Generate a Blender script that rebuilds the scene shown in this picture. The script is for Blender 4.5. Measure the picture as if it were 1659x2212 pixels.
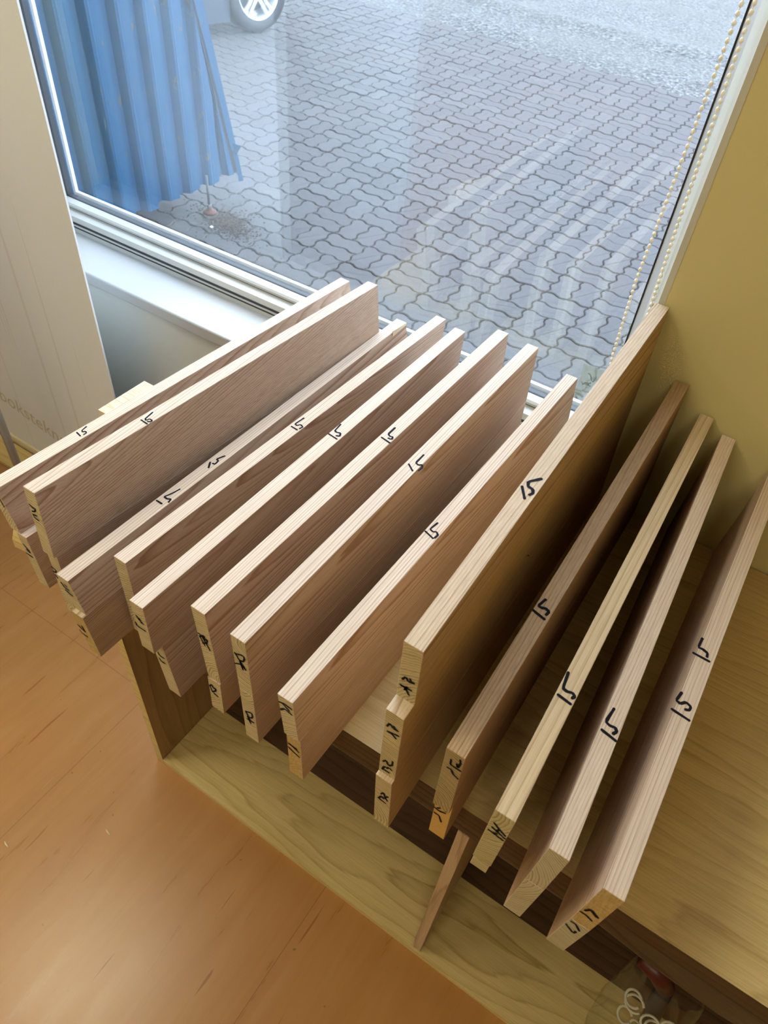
import bpy, bmesh, math, random
from mathutils import Vector, Matrix, noise
random.seed(7)
SC = bpy.context.scene
for o in list(bpy.data.objects): bpy.data.objects.remove(o)
PANELS = [  # per board: its staves from the bottom up, right face corners (front low, front high, back low, back high)
  [[[-0.68839, 0.29553, 0.657], [-0.69321, 0.29553, 0.76138], [-0.65117, 1.00927, 0.657], [-0.65598, 1.00927, 0.76138]], [[-0.70415, 0.29594, 0.76138], [-0.71803, 0.29594, 0.83614], [-0.66693, 1.00927, 0.76138], [-0.68081, 1.00927, 0.83614]]],
  [[[-0.61981, 0.2865, 0.657], [-0.6177, 0.28875, 0.78382], [-0.58008, 0.96009, 0.657], [-0.57797, 0.96009, 0.78382]], [[-0.6177, 0.285, 0.78382], [-0.62915, 0.297, 0.88221], [-0.57797, 0.96009, 0.78382], [-0.58942, 0.96009, 0.88221]]],
  [[[-0.54523, 0.26107, 0.657], [-0.55488, 0.26107, 0.7359], [-0.53632, 1.01883, 0.657], [-0.54596, 1.01883, 0.7359]], [[-0.55488, 0.26684, 0.7359], [-0.56834, 0.26684, 0.7941], [-0.54596, 1.01883, 0.7359], [-0.55943, 1.01883, 0.7941]]],
  [[[-0.52404, 0.31726, 0.657], [-0.52039, 0.31726, 0.81343], [-0.49745, 1.04674, 0.657], [-0.4938, 1.04674, 0.81343]]],
  [[[-0.41998, 0.27838, 0.657], [-0.43113, 0.27838, 0.76246], [-0.41144, 0.97329, 0.657], [-0.42258, 0.97329, 0.76246]], [[-0.43113, 0.26608, 0.76246], [-0.42902, 0.26608, 0.8535], [-0.42258, 0.97329, 0.76246], [-0.42047, 0.97329, 0.8535]]],
  [[[-0.36017, 0.29261, 0.657], [-0.35848, 0.29261, 0.72877], [-0.34998, 0.99981, 0.657], [-0.34829, 0.99981, 0.72877]], [[-0.35848, 0.2942, 0.72877], [-0.36518, 0.2942, 0.86382], [-0.34829, 0.99981, 0.72877], [-0.35499, 0.99981, 0.86382]]],
  [[[-0.29956, 0.28759, 0.657], [-0.30059, 0.28759, 0.76913], [-0.28931, 0.97903, 0.657], [-0.29033, 0.97903, 0.76913]], [[-0.30059, 0.28759, 0.76913], [-0.30336, 0.28759, 0.8731], [-0.29033, 0.97903, 0.76913], [-0.2931, 0.97903, 0.8731]]],
  [[[-0.22722, 0.28208, 0.657], [-0.22998, 0.28208, 0.75594], [-0.21422, 0.99953, 0.657], [-0.21699, 0.99953, 0.75594]], [[-0.22998, 0.27898, 0.75594], [-0.23629, 0.27898, 0.83454], [-0.21699, 0.99953, 0.75594], [-0.2233, 0.99953, 0.83454]]],
  [[[-0.11371, 0.29325, 0.657], [-0.11937, 0.29325, 0.76928], [-0.11599, 0.96, 0.657], [-0.12164, 0.96, 0.78034]], [[-0.11937, 0.29858, 0.76928], [-0.12159, 0.29858, 0.89686], [-0.12164, 0.96, 0.78034], [-0.12387, 0.96, 0.92048]], [[-0.12159, 0.31653, 0.89686], [-0.12313, 0.31653, 0.9854], [-0.12387, 0.96, 0.92048], [-0.12541, 0.96, 1.01774]]],
  [[[-0.0546, 0.31872, 0.657], [-0.05699, 0.31872, 0.7488], [-0.0547, 0.96, 0.657], [-0.05709, 0.96, 0.76791]], [[-0.05699, 0.30972, 0.7488], [-0.05966, 0.30972, 0.87437], [-0.05709, 0.96, 0.76791], [-0.05976, 0.96, 0.91961]]],
  [[[0.00189, 0.31425, 0.657], [0.00293, 0.31425, 0.75702], [-0.01211, 0.96, 0.657], [-0.01107, 0.96, 0.76183]], [[0.00293, 0.285, 0.75702], [0.0039, 0.285, 0.87388], [-0.01107, 0.96, 0.76183], [-0.0101, 0.96, 0.88431]]],
  [[[0.05289, 0.29633, 0.657], [0.05634, 0.29633, 0.75497], [0.02342, 0.96, 0.657], [0.02687, 0.96, 0.76663]], [[0.05634, 0.29633, 0.75497], [0.05869, 0.29633, 0.84308], [0.02687, 0.96, 0.76663], [0.02923, 0.96, 0.86524]]],
  [[[0.10498, 0.29335, 0.657], [0.10895, 0.29335, 0.7433], [0.10138, 0.96, 0.657], [0.10535, 0.96, 0.7433]], [[0.10895, 0.29335, 0.7433], [0.1116, 0.29335, 0.84171], [0.10535, 0.96, 0.7433], [0.108, 0.96, 0.84171]]],
]
TOP_MARKS = {  # board: handwriting strokes on its top edge
  1: [[[(-0.7263, 0.4285, 0.8361), (-0.717, 0.4265, 0.8361)], [(-0.7259, 0.4445, 0.8361), (-0.7244, 0.4354, 0.8361), (-0.721, 0.4337, 0.8361), (-0.7195, 0.4371, 0.8361), (-0.7159, 0.4361, 0.8361), (-0.7158, 0.4314, 0.8361)]]],
  2: [[[(-0.6321, 0.4654, 0.8822), (-0.6202, 0.4644, 0.8822)], [(-0.632, 0.4855, 0.8822), (-0.6297, 0.47, 0.8822), (-0.6264, 0.4687, 0.8822), (-0.6252, 0.4736, 0.8822), (-0.6204, 0.4734, 0.8822), (-0.6197, 0.4701, 0.8822), (-0.6234, 0.4684, 0.8822)]]],
  3: [[[(-0.583, 0.4261, 0.7941), (-0.5736, 0.4259, 0.7941)], [(-0.5743, 0.4598, 0.7941), (-0.5773, 0.4454, 0.7941), (-0.5807, 0.4372, 0.7941), (-0.5743, 0.4365, 0.7941), (-0.5702, 0.4396, 0.7941), (-0.5685, 0.4335, 0.7941)]], [[(-0.5791, 0.5249, 0.7941), (-0.5731, 0.5152, 0.7941)], [(-0.572, 0.5472, 0.7941), (-0.5767, 0.5351, 0.7941), (-0.5722, 0.5344, 0.7941), (-0.5711, 0.5258, 0.7941), (-0.5746, 0.5255, 0.7941)]]],
  4: [[[(-0.5235, 0.6399, 0.8134), (-0.5124, 0.6389, 0.8134)], [(-0.5213, 0.6663, 0.8134), (-0.5232, 0.6475, 0.8134), (-0.5183, 0.6464, 0.8134), (-0.5161, 0.6516, 0.8134), (-0.51, 0.6496, 0.8134), (-0.5112, 0.6433, 0.8134)]]],
  5: [[[(-0.4429, 0.6216, 0.8535), (-0.4282, 0.6197, 0.8535)], [(-0.4422, 0.6482, 0.8535), (-0.4407, 0.6323, 0.8535), (-0.4368, 0.6309, 0.8535), (-0.4313, 0.633, 0.8535), (-0.4284, 0.6271, 0.8535), (-0.4327, 0.6251, 0.8535)]]],
  6: [[[(-0.3755, 0.6503, 0.8638), (-0.3605, 0.6475, 0.8638)], [(-0.372, 0.6787, 0.8638), (-0.3721, 0.6618, 0.8638), (-0.3674, 0.6588, 0.8638), (-0.3638, 0.6608, 0.8638), (-0.3622, 0.655, 0.8638), (-0.3673, 0.6545, 0.8638)]]],
  7: [[[(-0.3128, 0.6181, 0.8731), (-0.3025, 0.6106, 0.8731)], [(-0.3068, 0.6454, 0.8731), (-0.307, 0.6259, 0.8731), (-0.3018, 0.6244, 0.8731), (-0.2985, 0.6281, 0.8731), (-0.2953, 0.6228, 0.8731), (-0.2963, 0.6154, 0.8731)]]],
  8: [[[(-0.2493, 0.5631, 0.8345), (-0.2358, 0.5587, 0.8345)], [(-0.2443, 0.5847, 0.8345), (-0.2466, 0.57, 0.8345), (-0.2414, 0.5681, 0.8345), (-0.2376, 0.5709, 0.8345), (-0.2334, 0.5672, 0.8345), (-0.2343, 0.5607, 0.8345)]]],
  9: [[[(-0.1407, 0.5393, 0.9966), (-0.1314, 0.5261, 0.9959)], [(-0.1293, 0.5612, 0.9977), (-0.1386, 0.5495, 0.9971), (-0.1359, 0.5433, 0.9968), (-0.1298, 0.5423, 0.9968), (-0.1275, 0.5376, 0.9965), (-0.1294, 0.5335, 0.9963)]]],
  10: [[[(-0.0783, 0.4911, 0.887), (-0.0641, 0.4878, 0.8868)], [(-0.0735, 0.5109, 0.8884), (-0.0767, 0.4993, 0.8876), (-0.0726, 0.4991, 0.8875), (-0.0687, 0.5008, 0.8877), (-0.0636, 0.4992, 0.8875), (-0.0647, 0.494, 0.8872)]]],
  11: [[[(-0.0156, 0.4207, 0.876), (-0.0017, 0.4185, 0.8759)], [(-0.0174, 0.4498, 0.8764), (-0.0148, 0.4303, 0.8761), (-0.01, 0.4292, 0.8761), (-0.0049, 0.431, 0.8761), (-0.0013, 0.4291, 0.8761), (-0.0026, 0.4255, 0.876)]]],
  12: [[[(0.036, 0.4295, 0.8475), (0.0514, 0.4265, 0.8474)], [(0.0375, 0.4582, 0.8485), (0.0358, 0.4401, 0.8479), (0.0408, 0.4384, 0.8478), (0.0461, 0.4395, 0.8479), (0.0491, 0.4363, 0.8478), (0.0468, 0.4322, 0.8476)]]],
  13: [[[(0.0872, 0.5816, 0.8417), (0.1046, 0.5811, 0.8417)], [(0.0898, 0.6069, 0.8417), (0.0893, 0.5924, 0.8417), (0.0945, 0.5929, 0.8417), (0.1004, 0.5908, 0.8417), (0.1011, 0.5859, 0.8417)]], [[(0.0887, 0.4987, 0.8417), (0.1071, 0.4967, 0.8417)], [(0.091, 0.5239, 0.8417), (0.089, 0.5118, 0.8417), (0.0937, 0.5104, 0.8417), (0.0986, 0.5158, 0.8417), (0.1043, 0.5133, 0.8417), (0.1043, 0.5085, 0.8417), (0.1006, 0.5068, 0.8417)]]],
}
END_MARKS = {  # board: {stave: strokes on its front end}
  1: {1: [[(-0.7186, 0.2959, 0.8182), (-0.7154, 0.2959, 0.8065)]], 0: [[(-0.707, 0.2955, 0.7404), (-0.6975, 0.2955, 0.7315), (-0.6979, 0.2955, 0.7283), (-0.704, 0.2955, 0.7318)], [(-0.7088, 0.2955, 0.7206), (-0.6965, 0.2955, 0.7205)]]},
  2: {1: [[(-0.6433, 0.294, 0.8578), (-0.6388, 0.2938, 0.8556), (-0.6329, 0.2938, 0.8561), (-0.635, 0.2932, 0.8512), (-0.6407, 0.2929, 0.8487)], [(-0.6405, 0.2922, 0.8428), (-0.6379, 0.2918, 0.8398), (-0.6319, 0.2917, 0.8391)], [(-0.6393, 0.2924, 0.8442), (-0.6331, 0.2925, 0.8456)]], 0: [[(-0.6381, 0.2882, 0.7503), (-0.6302, 0.2881, 0.7485), (-0.6325, 0.288, 0.743), (-0.6384, 0.288, 0.7407)], [(-0.6367, 0.2879, 0.7351), (-0.6339, 0.2878, 0.7305)]]},
  3: {1: [[(-0.5838, 0.2668, 0.7812), (-0.5796, 0.2668, 0.7741), (-0.572, 0.2668, 0.7744)], [(-0.5796, 0.2668, 0.7694), (-0.5741, 0.2668, 0.7662), (-0.5683, 0.2668, 0.766)], [(-0.5768, 0.2668, 0.7819), (-0.5736, 0.2668, 0.7806)]], 0: [[(-0.5717, 0.2611, 0.7088), (-0.5664, 0.2611, 0.7039), (-0.5596, 0.2611, 0.7035)], [(-0.5723, 0.2611, 0.6967), (-0.5688, 0.2611, 0.6911), (-0.5588, 0.2611, 0.6924)], [(-0.5635, 0.2611, 0.7127), (-0.5608, 0.2611, 0.7024)]]},
  5: {1: [[(-0.4437, 0.2661, 0.8295), (-0.4415, 0.2661, 0.8255), (-0.4349, 0.2661, 0.8203)], [(-0.4396, 0.2661, 0.8272), (-0.4379, 0.2661, 0.8207)], [(-0.4487, 0.2661, 0.8125), (-0.4478, 0.2661, 0.8063), (-0.4348, 0.2661, 0.807)]], 0: [[(-0.4419, 0.2784, 0.7416), (-0.4397, 0.2784, 0.7362), (-0.4327, 0.2784, 0.7369)], [(-0.4422, 0.2784, 0.7281), (-0.4397, 0.2784, 0.7234), (-0.4339, 0.2784, 0.7243)]]},
  6: {1: [[(-0.3802, 0.2942, 0.8173), (-0.3755, 0.2942, 0.8164), (-0.3662, 0.2942, 0.7952)], [(-0.3791, 0.2942, 0.8121), (-0.3734, 0.2942, 0.7987)], [(-0.3791, 0.2942, 0.8121), (-0.3711, 0.2942, 0.8202), (-0.3733, 0.2942, 0.8101), (-0.3675, 0.2942, 0.8152), (-0.3692, 0.2942, 0.8066), (-0.3761, 0.2942, 0.8015)]], 0: [[(-0.3764, 0.2926, 0.7105), (-0.3719, 0.2926, 0.7169), (-0.3707, 0.2926, 0.7097), (-0.3666, 0.2926, 0.7131), (-0.3674, 0.2926, 0.7069), (-0.3735, 0.2926, 0.6987)], [(-0.3762, 0.2926, 0.7097), (-0.3735, 0.2926, 0.6987)], [(-0.3712, 0.2926, 0.6969), (-0.3656, 0.2926, 0.6952)]]},
  7: {1: [[(-0.3192, 0.2876, 0.8421), (-0.3062, 0.2876, 0.8203)], [(-0.3178, 0.2876, 0.8414), (-0.3075, 0.2876, 0.847), (-0.3057, 0.2876, 0.8431), (-0.3077, 0.2876, 0.8358), (-0.3123, 0.2876, 0.8325)], [(-0.3206, 0.2876, 0.8201), (-0.3129, 0.2876, 0.8258), (-0.3069, 0.2876, 0.8213)], [(-0.3136, 0.2876, 0.8333), (-0.3101, 0.2876, 0.8172)]], 0: [[(-0.3144, 0.2876, 0.7216), (-0.3085, 0.2876, 0.705)], [(-0.3144, 0.2876, 0.7216), (-0.3056, 0.2876, 0.7269), (-0.3041, 0.2876, 0.7212), (-0.3059, 0.2876, 0.7143), (-0.3108, 0.2876, 0.7113)], [(-0.3138, 0.2876, 0.7042), (-0.3037, 0.2876, 0.7058)], [(-0.3124, 0.2876, 0.7107), (-0.3087, 0.2876, 0.6984)]]},
  8: {1: [[(-0.2536, 0.279, 0.8208), (-0.2465, 0.279, 0.8236), (-0.2376, 0.279, 0.8221)], [(-0.2522, 0.279, 0.8063), (-0.2468, 0.279, 0.8137), (-0.2378, 0.279, 0.8104)], [(-0.2486, 0.279, 0.8214), (-0.2407, 0.279, 0.8154)]], 0: [[(-0.2469, 0.2821, 0.7301), (-0.2412, 0.2821, 0.7294), (-0.2347, 0.2821, 0.7297)], [(-0.2467, 0.2821, 0.7208), (-0.2415, 0.2821, 0.7175), (-0.2317, 0.2821, 0.7133)], [(-0.2445, 0.2821, 0.7311), (-0.2326, 0.2821, 0.7246)]]},
  9: {2: [[(-0.1378, 0.3165, 0.929), (-0.1348, 0.3165, 0.9359), (-0.1317, 0.3165, 0.9303), (-0.1259, 0.3165, 0.9334)], [(-0.1304, 0.3165, 0.9362), (-0.1286, 0.3165, 0.9322)], [(-0.1386, 0.3165, 0.918), (-0.1336, 0.3165, 0.9183), (-0.129, 0.3165, 0.9101)], [(-0.1386, 0.3165, 0.918), (-0.1274, 0.3165, 0.9192)], [(-0.134, 0.3165, 0.9144), (-0.1319, 0.3165, 0.9209)]], 1: [[(-0.1372, 0.2986, 0.8693), (-0.1348, 0.2986, 0.8771), (-0.1308, 0.2986, 0.8713), (-0.1254, 0.2986, 0.872)], [(-0.1304, 0.2986, 0.8755), (-0.1279, 0.2986, 0.8729)], [(-0.1358, 0.2986, 0.86), (-0.1315, 0.2986, 0.8603), (-0.1262, 0.2986, 0.8561)], [(-0.1358, 0.2986, 0.86), (-0.124, 0.2986, 0.8637)], [(-0.135, 0.2986, 0.7779), (-0.1271, 0.2986, 0.779)], [(-0.135, 0.2986, 0.7779), (-0.1329, 0.2986, 0.7868), (-0.1295, 0.2986, 0.785), (-0.1288, 0.2986, 0.7895), (-0.1245, 0.2986, 0.7878)], [(-0.1355, 0.2986, 0.7954), (-0.1323, 0.2986, 0.8012), (-0.1288, 0.2986, 0.7932), (-0.1247, 0.2986, 0.7995), (-0.1249, 0.2986, 0.807)]], 0: [[(-0.1314, 0.2933, 0.7187), (-0.1223, 0.2933, 0.7172)], [(-0.1314, 0.2933, 0.7187), (-0.1282, 0.2933, 0.7286), (-0.1259, 0.2933, 0.7245), (-0.1244, 0.2933, 0.7299), (-0.1206, 0.2933, 0.7258)], [(-0.1292, 0.2933, 0.7329), (-0.1259, 0.2933, 0.74), (-0.1245, 0.2933, 0.7306), (-0.1205, 0.2933, 0.737)]]},
  10: {1: [[(-0.0729, 0.3097, 0.8411), (-0.0687, 0.3097, 0.8414), (-0.066, 0.3097, 0.8348), (-0.0601, 0.3097, 0.8321)], [(-0.0717, 0.3097, 0.8593), (-0.0714, 0.3097, 0.8497), (-0.0667, 0.3097, 0.8491), (-0.06, 0.3097, 0.8493)], [(-0.0651, 0.3097, 0.8578), (-0.0637, 0.3097, 0.8513), (-0.0621, 0.3097, 0.8632), (-0.0635, 0.3097, 0.8679)]], 0: [[(-0.0756, 0.3187, 0.7216), (-0.0695, 0.3187, 0.7199), (-0.0624, 0.3187, 0.724)], [(-0.0738, 0.3187, 0.7093), (-0.0679, 0.3187, 0.7093), (-0.0639, 0.3187, 0.6979)], [(-0.0721, 0.3187, 0.7245), (-0.0666, 0.3187, 0.7326), (-0.0622, 0.3187, 0.7286)]]},
  11: {1: [[(-0.0116, 0.285, 0.85), (-0.0064, 0.285, 0.8451), (0.0016, 0.285, 0.8395)], [(-0.0117, 0.285, 0.8398), (0.0024, 0.285, 0.8341)], [(-0.0135, 0.285, 0.8308), (0.0015, 0.285, 0.8284)], [(-0.0067, 0.285, 0.8385), (-0.0052, 0.285, 0.8439)], [(-0.0084, 0.285, 0.8305), (-0.0057, 0.285, 0.8339)]]},
  13: {1: [[(0.0912, 0.2933, 0.7717), (0.0968, 0.2933, 0.7718), (0.1034, 0.2933, 0.7683)], [(0.0935, 0.2933, 0.7796), (0.0969, 0.2933, 0.7897), (0.1055, 0.2933, 0.7822)], [(0.0979, 0.2933, 0.7862), (0.1039, 0.2933, 0.7815)]], 0: [[(0.0897, 0.2933, 0.7248), (0.0997, 0.2933, 0.7159), (0.1005, 0.2933, 0.7233)], [(0.0914, 0.2933, 0.7382), (0.096, 0.2933, 0.739), (0.1019, 0.2933, 0.7299)]]},
}
CAM_ROT = [[0.8336097, -0.4388969, 0.335357], [0.5475427, 0.5766505, -0.606359], [0.0727453, 0.689089, 0.7210163]]
FOCAL_PX = 1554.69
STICKER_MARKS = [[(-0.23976, 1.143, 0.75745), (-0.23542, 1.143, 0.75665), (-0.22934, 1.143, 0.74461), (-0.22668, 1.143, 0.74397), (-0.22392, 1.143, 0.75636)], [(-0.24656, 1.143, 0.73574), (-0.24265, 1.143, 0.73094), (-0.24021, 1.143, 0.73679)], [(-0.23807, 1.143, 0.73684), (-0.23689, 1.143, 0.73173)], [(-0.23511, 1.143, 0.73914), (-0.23387, 1.143, 0.73219)], [(-0.23052, 1.143, 0.74033), (-0.23398, 1.143, 0.73535), (-0.22926, 1.143, 0.7334)], [(-0.25158, 1.143, 0.70953), (-0.2382, 1.143, 0.71007)], [(-0.24836, 1.143, 0.70718), (-0.23548, 1.143, 0.70653)]]
STICKER = [[-0.25272, 1.143, 0.77272], [-0.21197, 1.143, 0.77389], [-0.23552, 1.143, 0.70169], [-0.25203, 1.143, 0.70026]]
PATCH = [[-0.55943, 0.9722, 0.79837], [-0.55943, 1.01902, 0.79305], [-0.55943, 1.02021, 0.75913], [-0.55943, 0.97516, 0.76206]]
FACE_MARK = [[(-0.12243, 0.57394, 0.86542), (-0.12243, 0.58078, 0.86283), (-0.12243, 0.59048, 0.85115), (-0.12243, 0.59659, 0.85036)], [(-0.12243, 0.59662, 0.84883), (-0.12243, 0.58495, 0.84489)], [(-0.12243, 0.57581, 0.85574), (-0.12243, 0.55742, 0.84831), (-0.12243, 0.53738, 0.84526), (-0.12243, 0.51721, 0.8437)]]

# ------------------------------------------------------------------ camera
cam_data = bpy.data.cameras.new('camera')
cam = bpy.data.objects.new('camera', cam_data); SC.collection.objects.link(cam)
cam_data.sensor_fit = 'HORIZONTAL'; cam_data.sensor_width = 36.0
cam_data.lens = FOCAL_PX / 1659.0 * 36.0
cam_data.clip_start = 0.02; cam_data.clip_end = 200
cam.matrix_world = Matrix(CAM_ROT).to_4x4(); cam.location = (0, 0, 1.5)
cam_data.dof.use_dof = True; cam_data.dof.focus_distance = 1.02; cam_data.dof.aperture_fstop = 15.0
SC.camera = cam
# ------------------------------------------------------------------ light and exposure
SC.view_settings.view_transform = 'Standard'; SC.view_settings.look = 'None'
SC.view_settings.gamma = 1.0; SC.view_settings.use_curve_mapping = False
SC.view_settings.exposure = 0.0
SKY = 9.0
LAMP = 21.5
wd = bpy.data.worlds.new('overcast_sky'); SC.world = wd; wd.use_nodes = True
wn = wd.node_tree; bg = wn.nodes['Background']
tc = wn.nodes.new('ShaderNodeTexCoord'); sp = wn.nodes.new('ShaderNodeSeparateXYZ')
rp = wn.nodes.new('ShaderNodeValToRGB')
wn.links.new(tc.outputs['Generated'], sp.inputs[0]); wn.links.new(sp.outputs['Z'], rp.inputs[0])
rp.color_ramp.elements[0].position = 0.0; rp.color_ramp.elements[0].color = (0.56, 0.70, 0.93, 1)
rp.color_ramp.elements[1].position = 0.7; rp.color_ramp.elements[1].color = (0.66, 0.81, 1.0, 1)
wn.links.new(rp.outputs[0], bg.inputs['Color']); bg.inputs['Strength'].default_value = SKY
try:
    SC.cycles.max_bounces = 10; SC.cycles.diffuse_bounces = 5; SC.cycles.glossy_bounces = 4
    SC.cycles.transparent_max_bounces = 16; SC.cycles.transmission_bounces = 6
except Exception: pass

# ------------------------------------------------------------------ helpers
class NT:
    def __init__(s, name):
        s.m = bpy.data.materials.new(name); s.m.use_nodes = True
        s.t = s.m.node_tree; s.b = s.t.nodes['Principled BSDF']; s.o = s.t.nodes['Material Output']
    def n(s, kind, **kw):
        x = s.t.nodes.new('ShaderNode' + kind)
        for k, v in kw.items(): setattr(x, k, v)
        return x
    def l(s, a, b): s.t.links.new(a, b)
    def val(s, sock, v):
        if hasattr(v, 'links') or hasattr(v, 'is_linked'): s.l(v, sock)
        else: sock.default_value = v
    def math(s, op, a, b=None, c=None):
        x = s.n('Math', operation=op); s.val(x.inputs[0], a)
        if b is not None: s.val(x.inputs[1], b)
        if c is not None: s.val(x.inputs[2], c)
        return x.outputs[0]
    def noise(s, vec, scale, detail=2.0, rough=0.5, dist=0.0):
        x = s.n('TexNoise'); s.l(vec, x.inputs['Vector']); x.inputs['Scale'].default_value = scale
        x.inputs['Detail'].default_value = detail; x.inputs['Roughness'].default_value = rough
        x.inputs['Distortion'].default_value = dist
        return x.outputs['Fac']
    def mapping(s, vec, scale=(1, 1, 1), loc=(0, 0, 0), rot=(0, 0, 0)):
        x = s.n('Mapping'); s.l(vec, x.inputs['Vector']); x.inputs['Scale'].default_value = scale
        x.inputs['Location'].default_value = loc; x.inputs['Rotation'].default_value = rot
        return x.outputs[0]
    def ramp(s, fac, stops, interp='LINEAR'):
        x = s.n('ValToRGB'); s.l(fac, x.inputs[0]); r = x.color_ramp; r.interpolation = interp
        r.elements[0].position = stops[0][0]; r.elements[0].color = (*stops[0][1], 1)
        r.elements[1].position = stops[-1][0]; r.elements[1].color = (*stops[-1][1], 1)
        for p, c in stops[1:-1]:
            e = r.elements.new(p); e.color = (*c, 1)
        return x.outputs[0]
    def mix(s, fac, a, b, mode='MIX'):
        x = s.n('MixRGB', blend_type=mode); s.val(x.inputs[0], fac)
        for i, v in ((1, a), (2, b)):
            if isinstance(v, tuple): x.inputs[i].default_value = (*v, 1)
            else: s.l(v, x.inputs[i])
        return x.outputs[0]
    def bump(s, h, strength, dist):
        x = s.n('Bump'); x.inputs['Strength'].default_value = strength; x.inputs['Distance'].default_value = dist
        s.l(h, x.inputs['Height']); s.l(x.outputs[0], s.b.inputs['Normal'])
    def set(s, **kw):
        for k, v in kw.items():
            k = k.replace('_', ' ')
            sock = s.b.inputs[k]
            if isinstance(v, tuple): sock.default_value = (*v, 1)
            else: s.val(sock, v)
        return s.m

def plain(name, col, rough=0.5, metallic=0.0, spec=0.5):
    t = NT(name); t.set(Base_Color=col, Roughness=rough, Metallic=metallic)
    t.b.inputs['Specular IOR Level'].default_value = spec
    return t.m

def wood(name, axis='Y', pith=(0.03, -0.09), freq=330., light=(0.72, 0.59, 0.44), dark=(0.50, 0.36, 0.24),
         tilt=(0.0, 0.0), wob=0.006, rough=0.62, seed=0.0, heart=None, contrast=1.0, sawn=False, ripple=0.0, fibre=0.75):
    """solid growth rings about an axis, so top edge, face and end grain agree"""
    t = NT(name)
    c = t.n('TexCoord').outputs['Object']
    if axis == 'Z': c = t.mapping(c, rot=(math.pi / 2, 0, 0))
    if axis == 'X': c = t.mapping(c, rot=(0, 0, math.pi / 2))
    c = t.mapping(c, loc=(seed * 1.7, seed * 3.1, 0))
    w1 = t.n('TexNoise'); t.l(t.mapping(c, scale=(7, 1.3, 7)), w1.inputs['Vector']); w1.inputs['Scale'].default_value = 1.0
    w1.inputs['Detail'].default_value = 3.0; w1.inputs['Roughness'].default_value = 0.45
    s1 = t.n('SeparateXYZ'); t.l(w1.outputs['Color'], s1.inputs[0])
    s0 = t.n('SeparateXYZ'); t.l(c, s0.inputs[0])
    x = t.math('ADD', s0.outputs[0], t.math('MULTIPLY', t.math('SUBTRACT', s1.outputs[0], 0.5), wob * 1.4))
    z = t.math('ADD', s0.outputs[2], t.math('MULTIPLY', t.math('SUBTRACT', s1.outputs[1], 0.5), wob * 5))
    if ripple:
        w2 = t.n('TexNoise'); t.l(t.mapping(c, scale=(110, 20, 110)), w2.inputs['Vector']); w2.inputs['Scale'].default_value = 1.0; w2.inputs['Detail'].default_value = 1.0
        s2 = t.n('SeparateXYZ'); t.l(w2.outputs['Color'], s2.inputs[0])
        x = t.math('ADD', x, t.math('MULTIPLY', s2.outputs[0], ripple)); z = t.math('ADD', z, t.math('MULTIPLY', s2.outputs[1], ripple))
    yl = t.math('SUBTRACT', s0.outputs[1], seed * 3.1)
    x = t.math('ADD', x, t.math('MULTIPLY', yl, tilt[0])); z = t.math('ADD', z, t.math('MULTIPLY', yl, tilt[1]))
    x = t.math('SUBTRACT', x, pith[0] + seed * 1.7); z = t.math('SUBTRACT', z, pith[1])
    r = t.math('SQRT', t.math('ADD', t.math('MULTIPLY', x, x), t.math('MULTIPLY', z, z)))
    yrs = t.math('ADD', t.math('MULTIPLY', r, freq), t.math('MULTIPLY', t.noise(t.mapping(c, scale=(60, 3, 60)), 1.0, 2), 0.9))
    f = t.math('FRACT', yrs)
    band = t.ramp(f, [(0.0, (0, 0, 0)), (0.50, (0.12, 0.12, 0.12)), (0.80, (0.55,) * 3), (0.9, (1, 1, 1)), (1.0, (0.05,) * 3)])
    vary = t.noise(t.mapping(c, scale=(30, 1.2, 30)), 1.0, 2)
    wn_ = t.n('TexWhiteNoise', noise_dimensions='1D'); t.l(t.math('FLOOR', yrs), wn_.inputs['W'])
    k = t.math('MULTIPLY', band, t.math('MULTIPLY', t.math('ADD', vary, 0.35), contrast))
    k = t.math('MINIMUM', t.math('MULTIPLY', k, t.math('ADD', t.math('MULTIPLY', wn_.outputs['Value'], 0.9), 0.45)), 1.0)
    col = t.mix(k, light, dark)
    fib = t.noise(t.mapping(c, scale=(900, 14, 900)), 1.0, 2, 0.7)
    fibr = t.ramp(fib, [(0.30, (0.74, 0.70, 0.66)), (0.62, (1.0, 1.0, 1.0))])
    col = t.mix(fibre, col, fibr, 'MULTIPLY')
    big = t.noise(t.mapping(c, scale=(26, 0.9, 26)), 1.0, 2)
    if heart:
        col = t.mix(t.ramp(big, [(0.30, (0.15,) * 3), (0.70, (0.85,) * 3)]), col, heart)
    else:
        col = t.mix(t.ramp(big, [(0.35, (0, 0, 0)), (0.75, (0.22,) * 3)]), col, dark)
    if sawn:
        a = t.noise(t.mapping(c, scale=(500, 1, 90)), 1.0, 3, 0.8); b2 = t.noise(t.mapping(c, scale=(120, 1, 600)), 1.0, 3, 0.8)
        col = t.mix(t.ramp(t.math('MULTIPLY', a, b2), [(0.16, (0.75,) * 3), (0.34, (0,) * 3)]), col, (0.30, 0.20, 0.07))
    t.set(Base_Color=col, Roughness=rough)
    t.b.inputs['Specular IOR Level'].default_value = 0.3
    t.bump(t.math('ADD', fib, t.math('MULTIPLY', band, -0.4)), 0.25, 0.0004)
    return t.m

def link(name, me, mat=None, parent=None, loc=(0, 0, 0)):
    o = bpy.data.objects.new(name, me); SC.collection.objects.link(o)
    if mat: me.materials.append(mat)
    if parent: o.parent = parent
    else: o.location = loc
    return o
def tag(o, label=None, cat=None, group=None, kind=None):
    if label: o['label'] = label
    if cat: o['category'] = cat
    if group: o['group'] = group
    if kind: o['kind'] = kind
    return o
def empty(name, loc, label, cat, group=None):
    o = bpy.data.objects.new(name, None); SC.collection.objects.link(o); o.location = loc
    o.empty_display_size = 0.05
    return tag(o, label, cat, group)

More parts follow.
